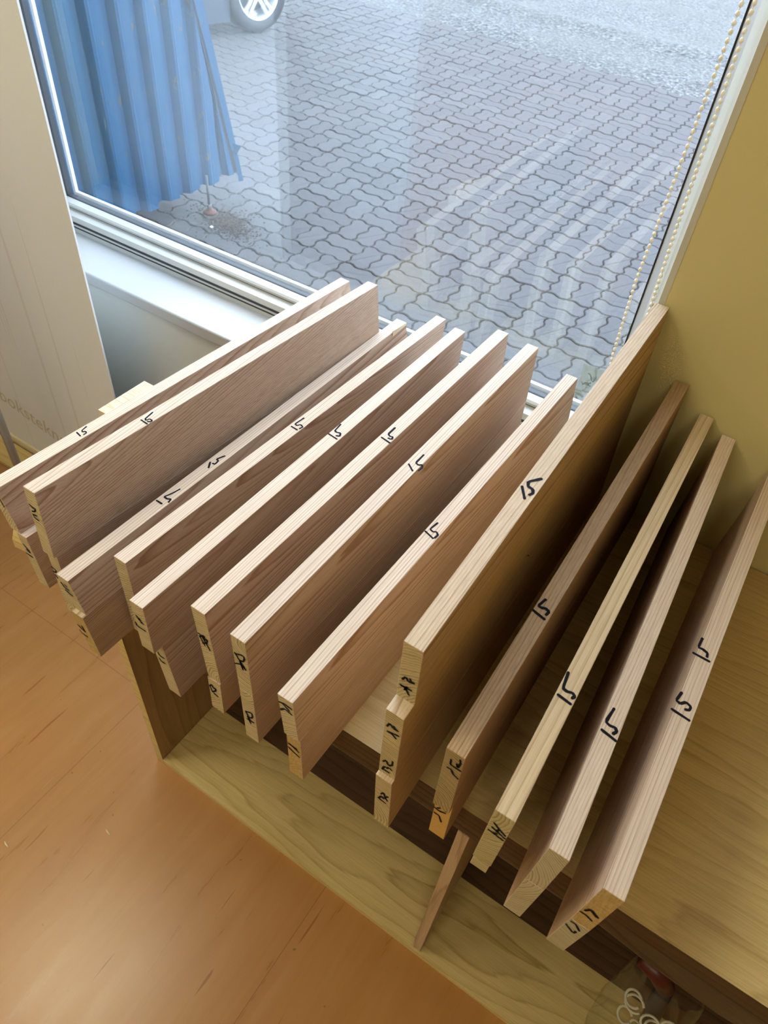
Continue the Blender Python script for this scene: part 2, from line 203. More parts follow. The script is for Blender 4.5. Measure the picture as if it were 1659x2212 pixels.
def hexa(bm, c8):
    """c8: low front L,R, back R,L then high front L,R, back R,L"""
    v = [bm.verts.new(p) for p in c8]
    for f in ((3, 2, 1, 0), (4, 5, 6, 7), (0, 1, 5, 4), (1, 2, 6, 5), (2, 3, 7, 6), (3, 0, 4, 7)):
        bm.faces.new([v[i] for i in f])
    return v
def box(bm, x0, x1, y0, y1, z0, z1):
    return hexa(bm, [(x0, y0, z0), (x1, y0, z0), (x1, y1, z0), (x0, y1, z0), (x0, y0, z1), (x1, y0, z1), (x1, y1, z1), (x0, y1, z1)])
def bevel(bm, w, seg=2):
    bmesh.ops.bevel(bm, geom=list(bm.edges), offset=w, segments=seg, profile=0.5, affect='EDGES')
def build(name, bm, mat, parent=None, off=(0, 0, 0), smooth=False):
    """bm in world coordinates; off = location of the owner"""
    if parent is not None: off = owner_loc(parent)
    bmesh.ops.translate(bm, verts=bm.verts, vec=-Vector(off))
    bmesh.ops.recalc_face_normals(bm, faces=bm.faces)
    me = bpy.data.meshes.new(name); bm.to_mesh(me); bm.free()
    if smooth:
        for p in me.polygons: p.use_smooth = True
    return link(name, me, mat, parent, off)
def owner_loc(p):
    v = Vector((0, 0, 0))
    while p is not None: v += Vector(p.location); p = p.parent
    return v
def boxobj(name, b, mat, parent=None, off=(0, 0, 0), bev=0.0):
    bm = bmesh.new(); box(bm, *b)
    if bev: bevel(bm, bev)
    return build(name, bm, mat, parent, off)
def tube(bm, pts, r, seg=10, caps=True, radii=None):
    rings = []; n = len(pts)
    for i, p in enumerate(pts):
        p = Vector(p); a = Vector(pts[max(0, i - 1)]); b = Vector(pts[min(n - 1, i + 1)])
        d = (b - a).normalized(); u = d.orthogonal().normalized()
        if rings: 
            u = (pu - d * pu.dot(d)).normalized()
        pu = u; w = d.cross(u); rr = radii[i] if radii else r
        rings.append([bm.verts.new(p + (u * math.cos(t) + w * math.sin(t)) * rr) for t in [2 * math.pi * k / seg for k in range(seg)]])
    for A, B in zip(rings, rings[1:]):
        for k in range(seg): bm.faces.new((A[k], A[(k + 1) % seg], B[(k + 1) % seg], B[k]))
    if caps: bm.faces.new(rings[0][::-1]); bm.faces.new(rings[-1])
def lathe(bm, prof, mat4, seg=40, closed=False):
    """prof: (radius, axial) list about local Z, moved by mat4"""
    rings = [[bm.verts.new(mat4 @ Vector((r * math.cos(2 * math.pi * k / seg), r * math.sin(2 * math.pi * k / seg), a))) for k in range(seg)] for r, a in prof]
    pairs = list(zip(rings, rings[1:])) + ([(rings[-1], rings[0])] if closed else [])
    for A, B in pairs:
        for k in range(seg): bm.faces.new((A[k], A[(k + 1) % seg], B[(k + 1) % seg], B[k]))
def ink(bm, pts, nrm, w, lift=0.00025):
    """one felt-pen stroke: a flat ribbon with round ends lying on the surface"""
    nrm = Vector(nrm); P = [Vector(p) + nrm * lift for p in pts]
    # smooth the stroke a little
    Q = [P[0]]
    for i in range(len(P) - 1):
        Q += [P[i].lerp(P[i + 1], 0.14), P[i].lerp(P[i + 1], 0.86)]
    Q.append(P[-1])
    L = []; Rr = []
    for i, p in enumerate(Q):
        d = (Q[min(i + 1, len(Q) - 1)] - Q[max(i - 1, 0)]).normalized(); s = nrm.cross(d)
        ww = w * (0.85 + 0.3 * random.random()) * 0.5
        L.append(bm.verts.new(p + s * ww)); Rr.append(bm.verts.new(p - s * ww))
    for i in range(len(Q) - 1): bm.faces.new((L[i], Rr[i], Rr[i + 1], L[i + 1]))
    for e in (0, -1):
        s = nrm.orthogonal().normalized(); u = nrm.cross(s)
        bm.faces.new([bm.verts.new(Q[e] + nrm * 0.00002 + (s * math.cos(a) + u * math.sin(a)) * w * 0.5) for a in [2 * math.pi * k / 10 for k in range(10)]])

# ------------------------------------------------------------------ materials of the room
def wall_mat(name, col, bumpd=0.0015):
    t = NT(name); c = t.n('TexCoord').outputs['Object']
    n1 = t.noise(c, 260, 3, 0.6); n2 = t.noise(c, 3, 2)
    k = tuple(v * 0.9 for v in col)
    t.set(Base_Color=t.mix(n2, col, k), Roughness=0.75); t.bump(n1, 0.35, bumpd)
    return t.m
OLIVE = wall_mat('olive_paint', (0.62, 0.545, 0.27))
GREYW = wall_mat('grey_paint', (0.52, 0.53, 0.49), 0.0008)
CEIL = wall_mat('ceiling_paint', (0.80, 0.77, 0.66))
WHITE = plain('white_lacquer', (0.40, 0.40, 0.40), 0.35)
CREAM = plain('cream_frame_lacquer', (0.43, 0.425, 0.40), 0.35)
REVEAL = wall_mat('cream_reveal_paint', (0.54, 0.53, 0.45), 0.0005)
GASKET = plain('black_rubber_gasket', (0.012, 0.013, 0.016), 0.6)
SPACER = plain('grey_spacer_bar', (0.022, 0.026, 0.034), 0.5, 0.0)
ALU = plain('bright_aluminium', (0.86, 0.88, 0.9), 0.3, 0.2)

def floor_mat():
    t = NT('orange_linoleum'); c = t.n('TexCoord').outputs['Object']
    a = t.noise(t.mapping(c, scale=(14, 1.6, 1)), 2.0, 4, 0.65, 0.4)
    col = t.ramp(a, [(0.30, (0.35, 0.168, 0.052)), (0.52, (0.385, 0.190, 0.062)), (0.75, (0.41, 0.215, 0.078))])
    st = t.noise(t.mapping(c, scale=(75, 5, 1), loc=(3, 1, 0)), 1.0, 2, 0.5)
    col = t.mix(t.ramp(st, [(0.70, (0,) * 3), (0.74, (0.8,) * 3)]), col, (0.24, 0.07, 0.015))
    st2 = t.noise(t.mapping(c, scale=(95, 7, 1), loc=(13, 7, 0)), 1.0, 2, 0.5)
    col = t.mix(t.ramp(st2, [(0.76, (0,) * 3), (0.82, (0.5,) * 3)]), col, (0.50, 0.40, 0.24))
    sp = t.noise(t.mapping(c, scale=(60, 60, 1), loc=(1, 5, 0)), 1.0, 1, 0.5)
    col = t.mix(t.ramp(sp, [(0.77, (0,) * 3), (0.80, (0.7,) * 3)]), col, (0.15, 0.08, 0.03))
    gr = t.noise(t.mapping(c, scale=(500, 500, 1)), 1.0, 2, 0.6)
    col = t.mix(t.ramp(gr, [(0.3, (0.12,) * 3), (0.7, (0,) * 3)]), col, (0.25, 0.12, 0.04))
    # welded sheet seams
    s = t.n('SeparateXYZ'); t.l(c, s.inputs[0])
    def seam(sock, first, pitch):
        f = t.math('ABSOLUTE', t.math('SUBTRACT', t.math('FRACT', t.math('ADD', t.math('DIVIDE', t.math('SUBTRACT', sock, first), pitch), 0.5)), 0.5))
        return t.math('LESS_THAN', t.math('MULTIPLY', f, pitch), 0.0011)
    g = t.math('MAXIMUM', seam(s.outputs[0], -0.812, 0.571), seam(s.outputs[1], 0.458, 0.60))
    col = t.mix(t.math('MULTIPLY', g, 0.6), col, (0.22, 0.09, 0.03))
    t.set(Base_Color=col, Roughness=t.math('ADD', t.math('MULTIPLY', a, 0.15), 0.22))
    t.b.inputs['Specular IOR Level'].default_value = 0.5
    t.bump(t.noise(c, 90, 2), 0.08, 0.001)
    return t.m

# ------------------------------------------------------------------ the room
WY = 0.965            # inner face of the window wall
SILL = 0.621          # top of the window sill
NX0, NX1 = -1.75, -0.135   # window niche left and right
ZT = 2.55             # top of the window
RX0, RX1, RY0, RH = -3.4, 3.0, -4.2, 2.8
def struct(o): o['kind'] = 'structure'; return o
struct(boxobj('floor', (RX0, RX1, RY0, WY + 0.05, -0.05, 0.0), floor_mat()))
struct(boxobj('ceiling', (RX0, RX1, RY0, WY + 0.3, RH, RH + 0.1), CEIL))
struct(boxobj('wall_left', (RX0 - 0.1, RX0, RY0, WY + 0.3, -0.05, RH), OLIVE))
struct(boxobj('wall_right', (RX1, RX1 + 0.1, RY0, WY + 0.3, -0.05, RH), OLIVE))
struct(boxobj('wall_back', (RX0, RX1, RY0 - 0.1, RY0, -0.05, RH), OLIVE))
bm = bmesh.new()
box(bm, NX1 - 0.0, RX1, WY, WY + 0.20, -0.05, RH)
box(bm, RX0, NX0, WY, WY + 0.20, -0.05, RH)
box(bm, NX0, NX1, WY, WY + 0.20, ZT, RH)
struct(build('wall_front', bm, OLIVE))
struct(boxobj('wall_parapet', (NX0, NX1, WY + 0.008, WY + 0.20, -0.05, SILL - 0.028), GREYW))
# reveal lining on the right of the niche, splayed slightly
bm = bmesh.new()
hexa(bm, [(-0.1425, WY - 0.0005, SILL), (-0.134, WY - 0.0005, SILL), (-0.134, 1.083, SILL), (-0.1740, 1.083, SILL),
          (-0.1425, WY - 0.0005, ZT), (-0.134, WY - 0.0005, ZT), (-0.134, 1.083, ZT), (-0.1740, 1.083, ZT)])
struct(build('trim_reveal', bm, REVEAL))
# sill board
bm = bmesh.new(); box(bm, NX0, NX1 - 0.0035, WY - 0.003, 1.083, SILL - 0.030, SILL); bevel(bm, 0.004, 3)
struct(build('trim_sill', bm, WHITE))

# window: profiled frame, gaskets, two panes
win = struct(bpy.data.objects.new('window_1', None)); SC.collection.objects.link(win); win.location = (NX0, 1.083, SILL)
def prof_bar(prof, x0, x1):
    b = bmesh.new(); A = [b.verts.new((x0, y, z)) for y, z in prof]; B = [b.verts.new((x1, y, z)) for y, z in prof]
    n = len(prof)
    for i in range(n): b.faces.new((A[i], A[(i + 1) % n], B[(i + 1) % n], B[i]))
    b.faces.new(A[::-1]); b.faces.new(B)
    return b
GY = 1.143; GXR = -0.1965; GXL = -1.652
low = [(1.083, SILL), (1.083, 0.6315), (1.0855, 0.6315), (1.0855, 0.6345), (1.0835, 0.6355), (1.0835, 0.6405), (1.087, 0.6405), (1.087, 0.6445),
       (1.0865, 0.6455), (1.092, 0.6555), (1.1165, 0.6565), (1.1165, 0.6580), (1.1185, 0.6580), (1.1160, 0.6600), (1.1155, 0.6655), (1.120, 0.6690), (1.141, 0.6700), (1.141, 0.640), (1.165, 0.640), (1.165, SILL)]
struct(build('window_frame', prof_bar(low, NX0, -0.174), CREAM, win))
for (y0, y1, z0, z1) in ((1.0838, 1.0862, 0.6317, 0.6343), (1.0842, 1.0875, 0.6407, 0.6443), (1.1168, 1.1192, 0.6563, 0.6581)):
    struct(boxobj('window_groove', (NX0, -0.174, y0, y1, z0, z1), GASKET, win))
struct(boxobj('window_gasket', (GXL, GXR, 1.1405, 1.1425, 0.668, 0.6712), GASKET, win))
struct(boxobj('window_spacer', (GXL - 0.01, GXR, 1.1485, 1.1625, 0.655, 0.6672), SPACER, win))
struct(boxobj('window_outer_bead', (GXL - 0.006, GXR, 1.168, 1.176, 0.640, 0.6725), ALU, win))
# right jamb: cream bead, groove, dark gasket line
bm = bmesh.new()
hexa(bm, [(-0.1740, 1.083, SILL), (-0.134, 1.083, SILL), (-0.134, 1.142, SILL), (-0.1950, 1.142, SILL),
          (-0.1740, 1.083, ZT), (-0.134, 1.083, ZT), (-0.134, 1.142, ZT), (-0.1950, 1.142, ZT)])
struct(build('window_jamb', bm, CREAM, win))
struct(boxobj('window_gasket', (-0.1968, -0.1946, 1.139, 1.1425, 0.668, ZT), GASKET, win))
struct(boxobj('window_jamb', (NX0, GXL - 0.022, 1.083, 1.166, 0.6405, ZT), CREAM, win))
struct(boxobj('window_gasket', (GXL - 0.022, GXL - 0.018, 1.139, 1.1425, 0.668, ZT), GASKET, win))
struct(boxobj('window_spacer', (GXL - 0.012, GXL - 0.004, 1.1485, 1.1625, 0.655, ZT), SPACER, win))
struct(boxobj('window_outer_bead', (GXL - 0.007, GXL + 0.003, 1.168, 1.176, 0.6728, ZT), ALU, win))
struct(boxobj('window_head', (NX0, NX1, 1.083, 1.165, ZT - 0.05, ZT), CREAM, win))
t = NT('window_glass'); tr = t.n('BsdfTransparent'); tr.inputs[0].default_value = (0.985, 0.992, 0.99, 1)
gl = t.n('BsdfGlossy'); gl.inputs['Roughness'].default_value = 0.0; gl.inputs['Color'].default_value = (1, 1, 1, 1)
# both faces of a pane: Schlick reflectance from either side
ge = t.n('NewGeometry'); vm = t.n('VectorMath', operation='DOT_PRODUCT'); t.l(ge.outputs['Normal'], vm.inputs[0]); t.l(ge.outputs['Incoming'], vm.inputs[1])
cs = t.math('ABSOLUTE', vm.outputs['Value']); sch = t.math('ADD', t.math('MULTIPLY', t.math('POWER', t.math('SUBTRACT', 1.0, cs), 5.0), 0.92), 0.075)
mx = t.n('MixShader')
t.l(sch, mx.inputs[0]); t.l(tr.outputs[0], mx.inputs[1]); t.l(gl.outputs[0], mx.inputs[2]); t.l(mx.outputs[0], t.o.inputs[0])
GLASS = t.m
for y in (GY, GY + 0.020):
    bm = bmesh.new(); v = [bm.verts.new(p) for p in ((GXL - 0.02, y, 0.655), (-0.190, y, 0.655), (-0.190, y, ZT), (GXL - 0.02, y, ZT))]; bm.faces.new(v)
    struct(build('window_pane', bm, GLASS, win))

# white board added out of view for the pale glass reflection; ceiling lamps
reflection_board = struct(boxobj('reflection_board_1', (-2.05, -1.252, 0.11, 0.15, 0.0, 2.1), plain('white_board_paint', (0.66, 0.69, 0.72), 0.5)))
t = NT('lamp_diffuser'); em = t.n('Emission'); em.inputs[0].default_value = (1.0, 0.91, 0.64, 1); em.inputs[1].default_value = LAMP
t.l(em.outputs[0], t.o.inputs[0]); LAMPM = t.m
for i, (x, y) in enumerate(((-1.45, 0.0), (-0.6, -2.4), (-2.6, -1.6), (0.75, -2.4))):
    e = empty('ceiling_light', (x, y, RH), ['warm square ceiling light nearest the window', 'warm square ceiling light in the middle of the room', 'warm square ceiling light along the left wall', 'warm square ceiling light on the right side of the room'][i], 'ceiling light', 'ceiling light panels')
    boxobj('frame', (x - 0.32, x + 0.32, y - 0.32, y + 0.32, RH - 0.03, RH - 0.001), WHITE, e)
    boxobj('diffuser', (x - 0.30, x + 0.30, y - 0.30, y + 0.30, RH - 0.034, RH - 0.0305), LAMPM, e)

# ------------------------------------------------------------------ ground outside
GZ = -0.225
def paving():
    bm = bmesh.new(); col = bm.loops.layers.color.new('stone')
    cx, cy = 0.1316 * 1.15 * 1.5, 0.1237 * 1.15 * 1.5
    ox, oy = -1.362 * 1.15 * 1.5, 1.729 * 1.15 * 1.5; yaw = -0.020
    def w(a, b): # grid -> world
        x, y = a * cx, b * cy
        return ox + x, oy + y + yaw * x
    am = 0.0085
    prof = [(0.0, 0.0), (0.10, 0.35), (0.22, 1.0), (0.38, 0.85), (0.50, 0.0), (0.62, -0.85), (0.78, -1.0), (0.90, -0.35)]
    def xline(b, a0, a1): # along X from half-step a0 to a1 (units of half cell), offset in Y
        out = []
        for h in range(a0, a1):
            for tt, o in prof: out.append(((h + tt) / 2, b + o * am / cy))
        return out
    def yline(a, b0, b1):
        out = []
        for h in range(b0, b1):
            for tt, o in prof: out.append((a + o * am / cx, (h + tt) / 2))
        return out
    def stone(pl):
        P = [Vector((*w(a, b), 0)) for a, b in pl]
        c = sum(P, Vector()) / len(P); n = len(P)
        g = 0.35 + 0.65 * random.random(); dz = random.uniform(-0.0022, 0.0022)
        tx, ty = random.uniform(-.012, .012), random.uniform(-.012, .012)
        def inset(d, z):
            R = []
            for i in range(n):
                e = (P[(i + 1) % n] - P[i - 1]).normalized(); nn = Vector((-e.y, e.x, 0))
                q = P[i] + nn * d; R.append(bm.verts.new((q.x, q.y, GZ + z + dz + (q.x - c.x) * tx + (q.y - c.y) * ty)))
            return R
        A = inset(0.0024, -0.020); B = inset(0.0028, -0.004); T = inset(0.0066, 0.0)
        for U, V in ((A, B), (B, T)):
            for i in range(n):
                f = bm.faces.new((U[i], U[(i + 1) % n], V[(i + 1) % n], V[i]))
                for l in f.loops: l[col] = (g, g, g, 1)
        f = bm.faces.new(T)
        for l in f.loops: l[col] = (g, g, g, 1)
    for i in range(-19, 13):
        for j in range(-8, 20):
            x0, y0 = i, j
            if (i + j) % 2:   # two stones side by side, each running in Y
                for h in (0, 1):
                    a = i + h / 2
                    pl = xline(j, 2 * i + h, 2 * i + h + 1) + yline(a + .5, 2 * j, 2 * j + 2) + \
                         [p for p in reversed(xline(j + 1, 2 * i + h, 2 * i + h + 1) + [(a + .5, j + 1)])][:-1] + \
                         [p for p in reversed(yline(a, 2 * j, 2 * j + 2) + [(a, j + 1)])][:-1]
                    stone(pl)
            else:
                for h in (0, 1):
                    b = j + h / 2
                    pl = xline(b, 2 * i, 2 * i + 2) + yline(i + 1, 2 * j + h, 2 * j + h + 1) + \
                         [p for p in reversed(xline(b + .5, 2 * i, 2 * i + 2) + [(i + 1, b + .5)])][:-1] + \
                         [p for p in reversed(yline(i, 2 * j + h, 2 * j + h + 1) + [(i, b + .5)])][:-1]
                    stone(pl)
    # only keep what lies in front of the house wall and before the gravel
    kill = [v for v in bm.verts if v.co.y < 1.175]
    bmesh.ops.delete(bm, geom=kill, context='VERTS')
    me = bpy.data.meshes.new('paving'); bm.to_mesh(me); bm.free()
    t = NT('concrete_paver'); c = t.n('TexCoord').outputs['Object']
    at = t.n('VertexColor', layer_name='stone').outputs[0]
    n1 = t.noise(c, 55, 4, 0.7); n2 = t.noise(c, 1.1, 3, 0.6); n3 = t.noise(c, 420, 2, 0.6)
    base = t.mix(n1, (0.022, 0.021, 0.021), (0.085, 0.083, 0.084))
    base = t.mix(0.55, base, t.mix(at, (0.62, 0.60, 0.62), (1.12, 1.12, 1.12)), 'MULTIPLY')
    base = t.mix(t.ramp(n2, [(0.42, (0.0,) * 3), (0.66, (0.5,) * 3)]), base, (0.060, 0.049, 0.046))
    base = t.mix(t.ramp(n3, [(0.66, (0,) * 3), (0.74, (0.6,) * 3)]), base, (0.24, 0.245, 0.25))
    base = t.mix(t.ramp(n3, [(0.28, (0.6,) * 3), (0.34, (0,) * 3)]), base, (0.025, 0.025, 0.025))
    t.set(Base_Color=base, Roughness=0.8); t.bump(t.math('ADD', n1, n3), 0.5, 0.002)
    o = link('ground_paving', me, t.m); o['kind'] = 'structure'; o['label'] = 'grey interlocking concrete pavers outside the window'
paving()
t = NT('joint_sand'); c = t.n('TexCoord').outputs['Object']
n1 = t.noise(c, 4, 3, 0.6); n2 = t.noise(c, 300, 2, 0.6)
t.set(Base_Color=t.mix(n2, t.mix(n1, (0.028, 0.025, 0.02), (0.055, 0.052, 0.046)), (0.075, 0.07, 0.065)), Roughness=0.95)
struct(boxobj('ground_bed', (-12, 10, 1.17, 14, GZ - 0.06, GZ - 0.011), t.m))
# gravel yard with a low raked ridge
bm = bmesh.new()
xs = [-9 + 0.12 * i for i in range(120)]; ys = [6.75 + 0.09 * j for j in range(70)]
gv = []
for y in ys:
    row = []
    for x in xs:
        e = 7.02 - 0.13 * (x + 3) + 0.05 * noise.noise(Vector((x * 2, 1, 0)))
        h = 0.0 if y < e else min(0.05, (y - e) * 0.12)
        h += 0.045 * math.exp(-((y - (8.2 - 0.06 * (x + 3))) / 0.22) ** 2) + 0.012 * noise.noise(Vector((x * 3, y * 3, 0)))
        row.append(bm.verts.new((x, y, GZ - 0.012 + (h if y >= e else -0.01))))
    gv.append(row)
for j in range(len(ys) - 1):
    for i in range(len(xs) - 1): bm.faces.new((gv[j][i], gv[j][i + 1], gv[j + 1][i + 1], gv[j + 1][i]))
t = NT('grey_gravel'); c = t.n('TexCoord').outputs['Object']
vo = t.n('TexVoronoi'); t.l(c, vo.inputs['Vector']); vo.inputs['Scale'].default_value = 30
n1 = t.noise(c, 38, 3, 0.7); n2 = t.noise(c, 0.9, 2)
colr = t.ramp(n1, [(0.30, (0.012, 0.012, 0.014)), (0.50, (0.060, 0.062, 0.060)), (0.70, (0.17, 0.175, 0.165))])
colr = t.mix(0.5, colr, vo.outputs['Color'], 'OVERLAY'); hs = t.n('HueSaturation'); hs.inputs['Saturation'].default_value = 0.12; t.l(colr, hs.inputs['Color'])
colr = t.mix(t.ramp(n2, [(0.4, (0,) * 3), (0.65, (0.4,) * 3)]), hs.outputs[0], (0.085, 0.088, 0.078))
t.set(Base_Color=colr, Roughness=0.9); t.bump(t.math('ADD', n1, vo.outputs['Distance']), 0.9, 0.02)
o = build('ground_gravel', bm, t.m, smooth=True); struct(o)

# ------------------------------------------------------------------ blue container
def blue():
    t = NT('worn_blue_paint'); c = t.n('TexCoord').outputs['Object']
    n0 = t.noise(t.mapping(c, scale=(1, 1.5, 0.5)), 2.2, 3)
    base = t.mix(n0, (0.001, 0.043, 0.105), (0.002, 0.067, 0.145))
    n = t.noise(t.mapping(c, scale=(16, 30, 10)), 1.0, 4, 0.75)
    m = t.noise(c, 2.4, 2)
    k = t.math('MULTIPLY', t.ramp(n, [(0.615, (0,) * 3), (0.645, (1,) * 3)]), t.ramp(m, [(0.50, (0,) * 3), (0.60, (1,) * 3)]))
    base = t.mix(k, base, t.mix(t.noise(c, 60, 2), (0.12, 0.11, 0.095), (0.08, 0.05, 0.03)))
    sc = t.noise(t.mapping(c, scale=(40, 40, 5)), 1.0, 2, 0.6)
    base = t.mix(t.ramp(sc, [(0.72, (0,) * 3), (0.76, (0.7,) * 3)]), base, (0.15, 0.18, 0.21))
    t.set(Base_Color=base, Roughness=0.45); t.b.inputs['Specular IOR Level'].default_value = 0.4
    return t.m
BLUE = blue()
con = empty('shipping_container', (-4.2, 1.5, GZ), 'worn blue corrugated steel container standing on the pavers, left of the window view', 'container')
XC = -1.846 * 1.5; pit = 0.0965 * 1.5; dep = 0.036
def zc(z): return (z + 1) * 1.5
bm = bmesh.new()
yv = []; y0 = 1.849 * 1.5 - 13 * pit
for k in range(14):
    b = y0 + k * pit
    if b < 1.45: continue
    yv += [(b, 0.0), (b + 0.05 * pit, 0.004), (b + 0.10 * pit, 0.0), (b + 0.44 * pit, 0.0), (b + 0.50 * pit, -dep), (b + 0.86 * pit, -dep), (b + 0.98 * pit, 0.0)]
zs = [zc(-1.066), zc(-0.80), zc(-0.53), zc(-0.2), 1.9]
def yend(z): # slanted cut of the last sheet
    zz = z / 1.5 - 1; return (1.968 + (zz + 1.063) / (-0.53 + 1.063) * (1.845 - 1.968)) * 1.5
cols = []
for z in zs:
    row = []
    for (y, x) in yv:
        ye = yend(min(z, zc(-0.2)))
        yy = min(y, ye)
        row.append(bm.verts.new((XC + x, yy, z + (0.006 * math.sin(y * 31) if z < 0 else 0))))
    row.append(bm.verts.new((XC - 0.002, yend(min(z, zc(-0.2))), z)))
    cols.append(row)
for A, B in zip(cols, cols[1:]):
    for i in range(len(A) - 1):
        if (A[i].co - A[i + 1].co).length > 1e-5 or (B[i].co - B[i + 1].co).length > 1e-5: bm.faces.new((A[i], A[i + 1], B[i + 1], B[i]))
ob = build('side_wall', bm, BLUE, con); so = ob.modifiers.new('thick', 'SOLIDIFY'); so.thickness = 0.003
# folded corner strip, bent outwards, with a torn tab near its foot
bm = bmesh.new()
rows = [(-1.094, 1.985, 2.002), (-1.05, 1.978, 1.993), (-0.985, 1.966, 1.980), (-0.975, 1.955, 1.978), (-0.80, 1.915, 1.938), (-0.53, 1.846, 1.878), (-0.2, 1.765, 1.805), (0.2, 1.70, 1.74)]
L = [bm.verts.new((XC + 0.012, a * 1.5, zc(z))) for z, a, b in rows]; M = [bm.verts.new((XC + 0.020, b * 1.5, zc(z))) for z, a, b in rows]
for i in range(len(rows) - 1): bm.faces.new((L[i], M[i], M[i + 1], L[i + 1]))
ob = build('corner_strip', bm, BLUE, con); so = ob.modifiers.new('thick', 'SOLIDIFY'); so.thickness = 0.0025
bm = bmesh.new(); v = [bm.verts.new(p) for p in ((XC + 0.014, 1.962 * 1.5, zc(-0.955)), (XC + 0.045, 1.985 * 1.5, zc(-0.965)), (XC + 0.018, 1.973 * 1.5, zc(-1.0)))]; bm.faces.new(v)
ob = build('torn_tab', bm, BLUE, con); so = ob.modifiers.new('thick', 'SOLIDIFY'); so.thickness = 0.002
bm = bmesh.new(); rg = []  # slanted dark filler behind the strip, the gap's shadow put into its colour
for z, a, b2 in rows: rg.append([bm.verts.new((XC - dd, y * 1.5, zc(z) + (0.045 if z < -1.08 else 0))) for dd, y in ((0.006, a - 0.012), (0.004, b2 - 0.006), (0.05, b2 - 0.006), (0.05, a - 0.012))])
for A, B in zip(rg, rg[1:]):
    for i in range(4): bm.faces.new((A[i], A[(i + 1) % 4], B[(i + 1) % 4], B[i]))
bm.faces.new(rg[0][::-1]); bm.faces.new(rg[-1])
build('corner_shadow_filler', bm, plain('dark_gap_shade', (0.022, 0.025, 0.032), 0.6), con)
boxobj('body', (-4.6, XC - 0.05, 1.30, 1.80 * 1.5, zc(-1.055), 1.88), BLUE, con)
boxobj('skid', (-4.5, XC - 0.3, 1.40, 1.60, GZ, zc(-1.055)), plain('black_skid_steel', (0.03, 0.03, 0.03), 0.6), con)
# stake with red-brown foot
px, py = -1.826 * 1.5, 1.812 * 1.5
st = empty('steel_stake', (px, py, GZ), 'thin grey steel stake standing on a rusty foot under the edge of the blue container', 'stake')
bm = bmesh.new(); tube(bm, [(px, py, GZ + 0.01), (px, py, zc(-1.02))], 0.0065, 12); build('rod', bm, plain('galvanised_steel', (0.045, 0.05, 0.06), 0.5), st, smooth=True)
bm = bmesh.new(); lathe(bm, [(0.001, 0.0), (0.034, 0.0), (0.036, 0.008), (0.026, 0.016), (0.013, 0.022), (0.010, 0.034), (0.001, 0.034)], Matrix.Translation((px, py, GZ)), 20); build('foot', bm, plain('rusty_red_foot', (0.09, 0.035, 0.025), 0.8), st, smooth=True)
bm = bmesh.new(); lathe(bm, [(0.008, 0.034), (0.013, 0.036), (0.013, 0.046), (0.008, 0.048)], Matrix.Translation((px, py, GZ)), 6, True); build('nut', bm, plain('nut_steel', (0.12, 0.125, 0.13), 0.5), st)
# moss and crumbs round the stake
bm = bmesh.new()
for k in range(1600):
    a = random.gauss(0, 1) * random.random() ** .5; b = random.gauss(0, 1) * random.random() ** .5; x = px + 0.13 + a * 0.14; y = py - 0.03 + b * 0.085 - a * 0.03; s = random.uniform(0.0015, 0.0055)
    if (x - px) ** 2 + (y - py) ** 2 < 0.045 ** 2: continue
    mt = Matrix.Translation((x, y, GZ + s * 0.3)) @ Matrix.Rotation(random.random() * 6, 4, 'Z') @ Matrix.Diagonal((s * random.uniform(.7, 1.8), s, s * .6, 1))
    bmesh.ops.create_icosphere(bm, subdivisions=1, radius=1.0, matrix=mt)
t = NT('moss_and_crumbs'); c = t.n('TexCoord').outputs['Object']
t.set(Base_Color=t.ramp(t.noise(c, 70, 2), [(0.35, (0.022, 0.018, 0.012)), (0.5, (0.045, 0.036, 0.024)), (0.65, (0.07, 0.04, 0.03))]), Roughness=0.95)
o = build('moss', bm, t.m); tag(o, 'brown moss and crumbs on the pavers round the foot of the steel stake', 'moss', kind='stuff')
for i, (x, y) in enumerate(((-2.30, 2.16), (-2.62, 2.60))):
    bm = bmesh.new(); bmesh.ops.create_icosphere(bm, subdivisions=2, radius=0.011 if i == 0 else 0.008, matrix=Matrix.Translation((x, y, GZ + 0.005)) @ Matrix.Diagonal((1.3, 1, .6, 1)))
    tag(build('pebble', bm, plain('white_pebble', (0.75, 0.78, 0.8), 0.6), smooth=True), ['white pebble on the pavers close to the window ledge', 'smaller white pebble on the pavers beside the moss patch'][i], 'pebble')

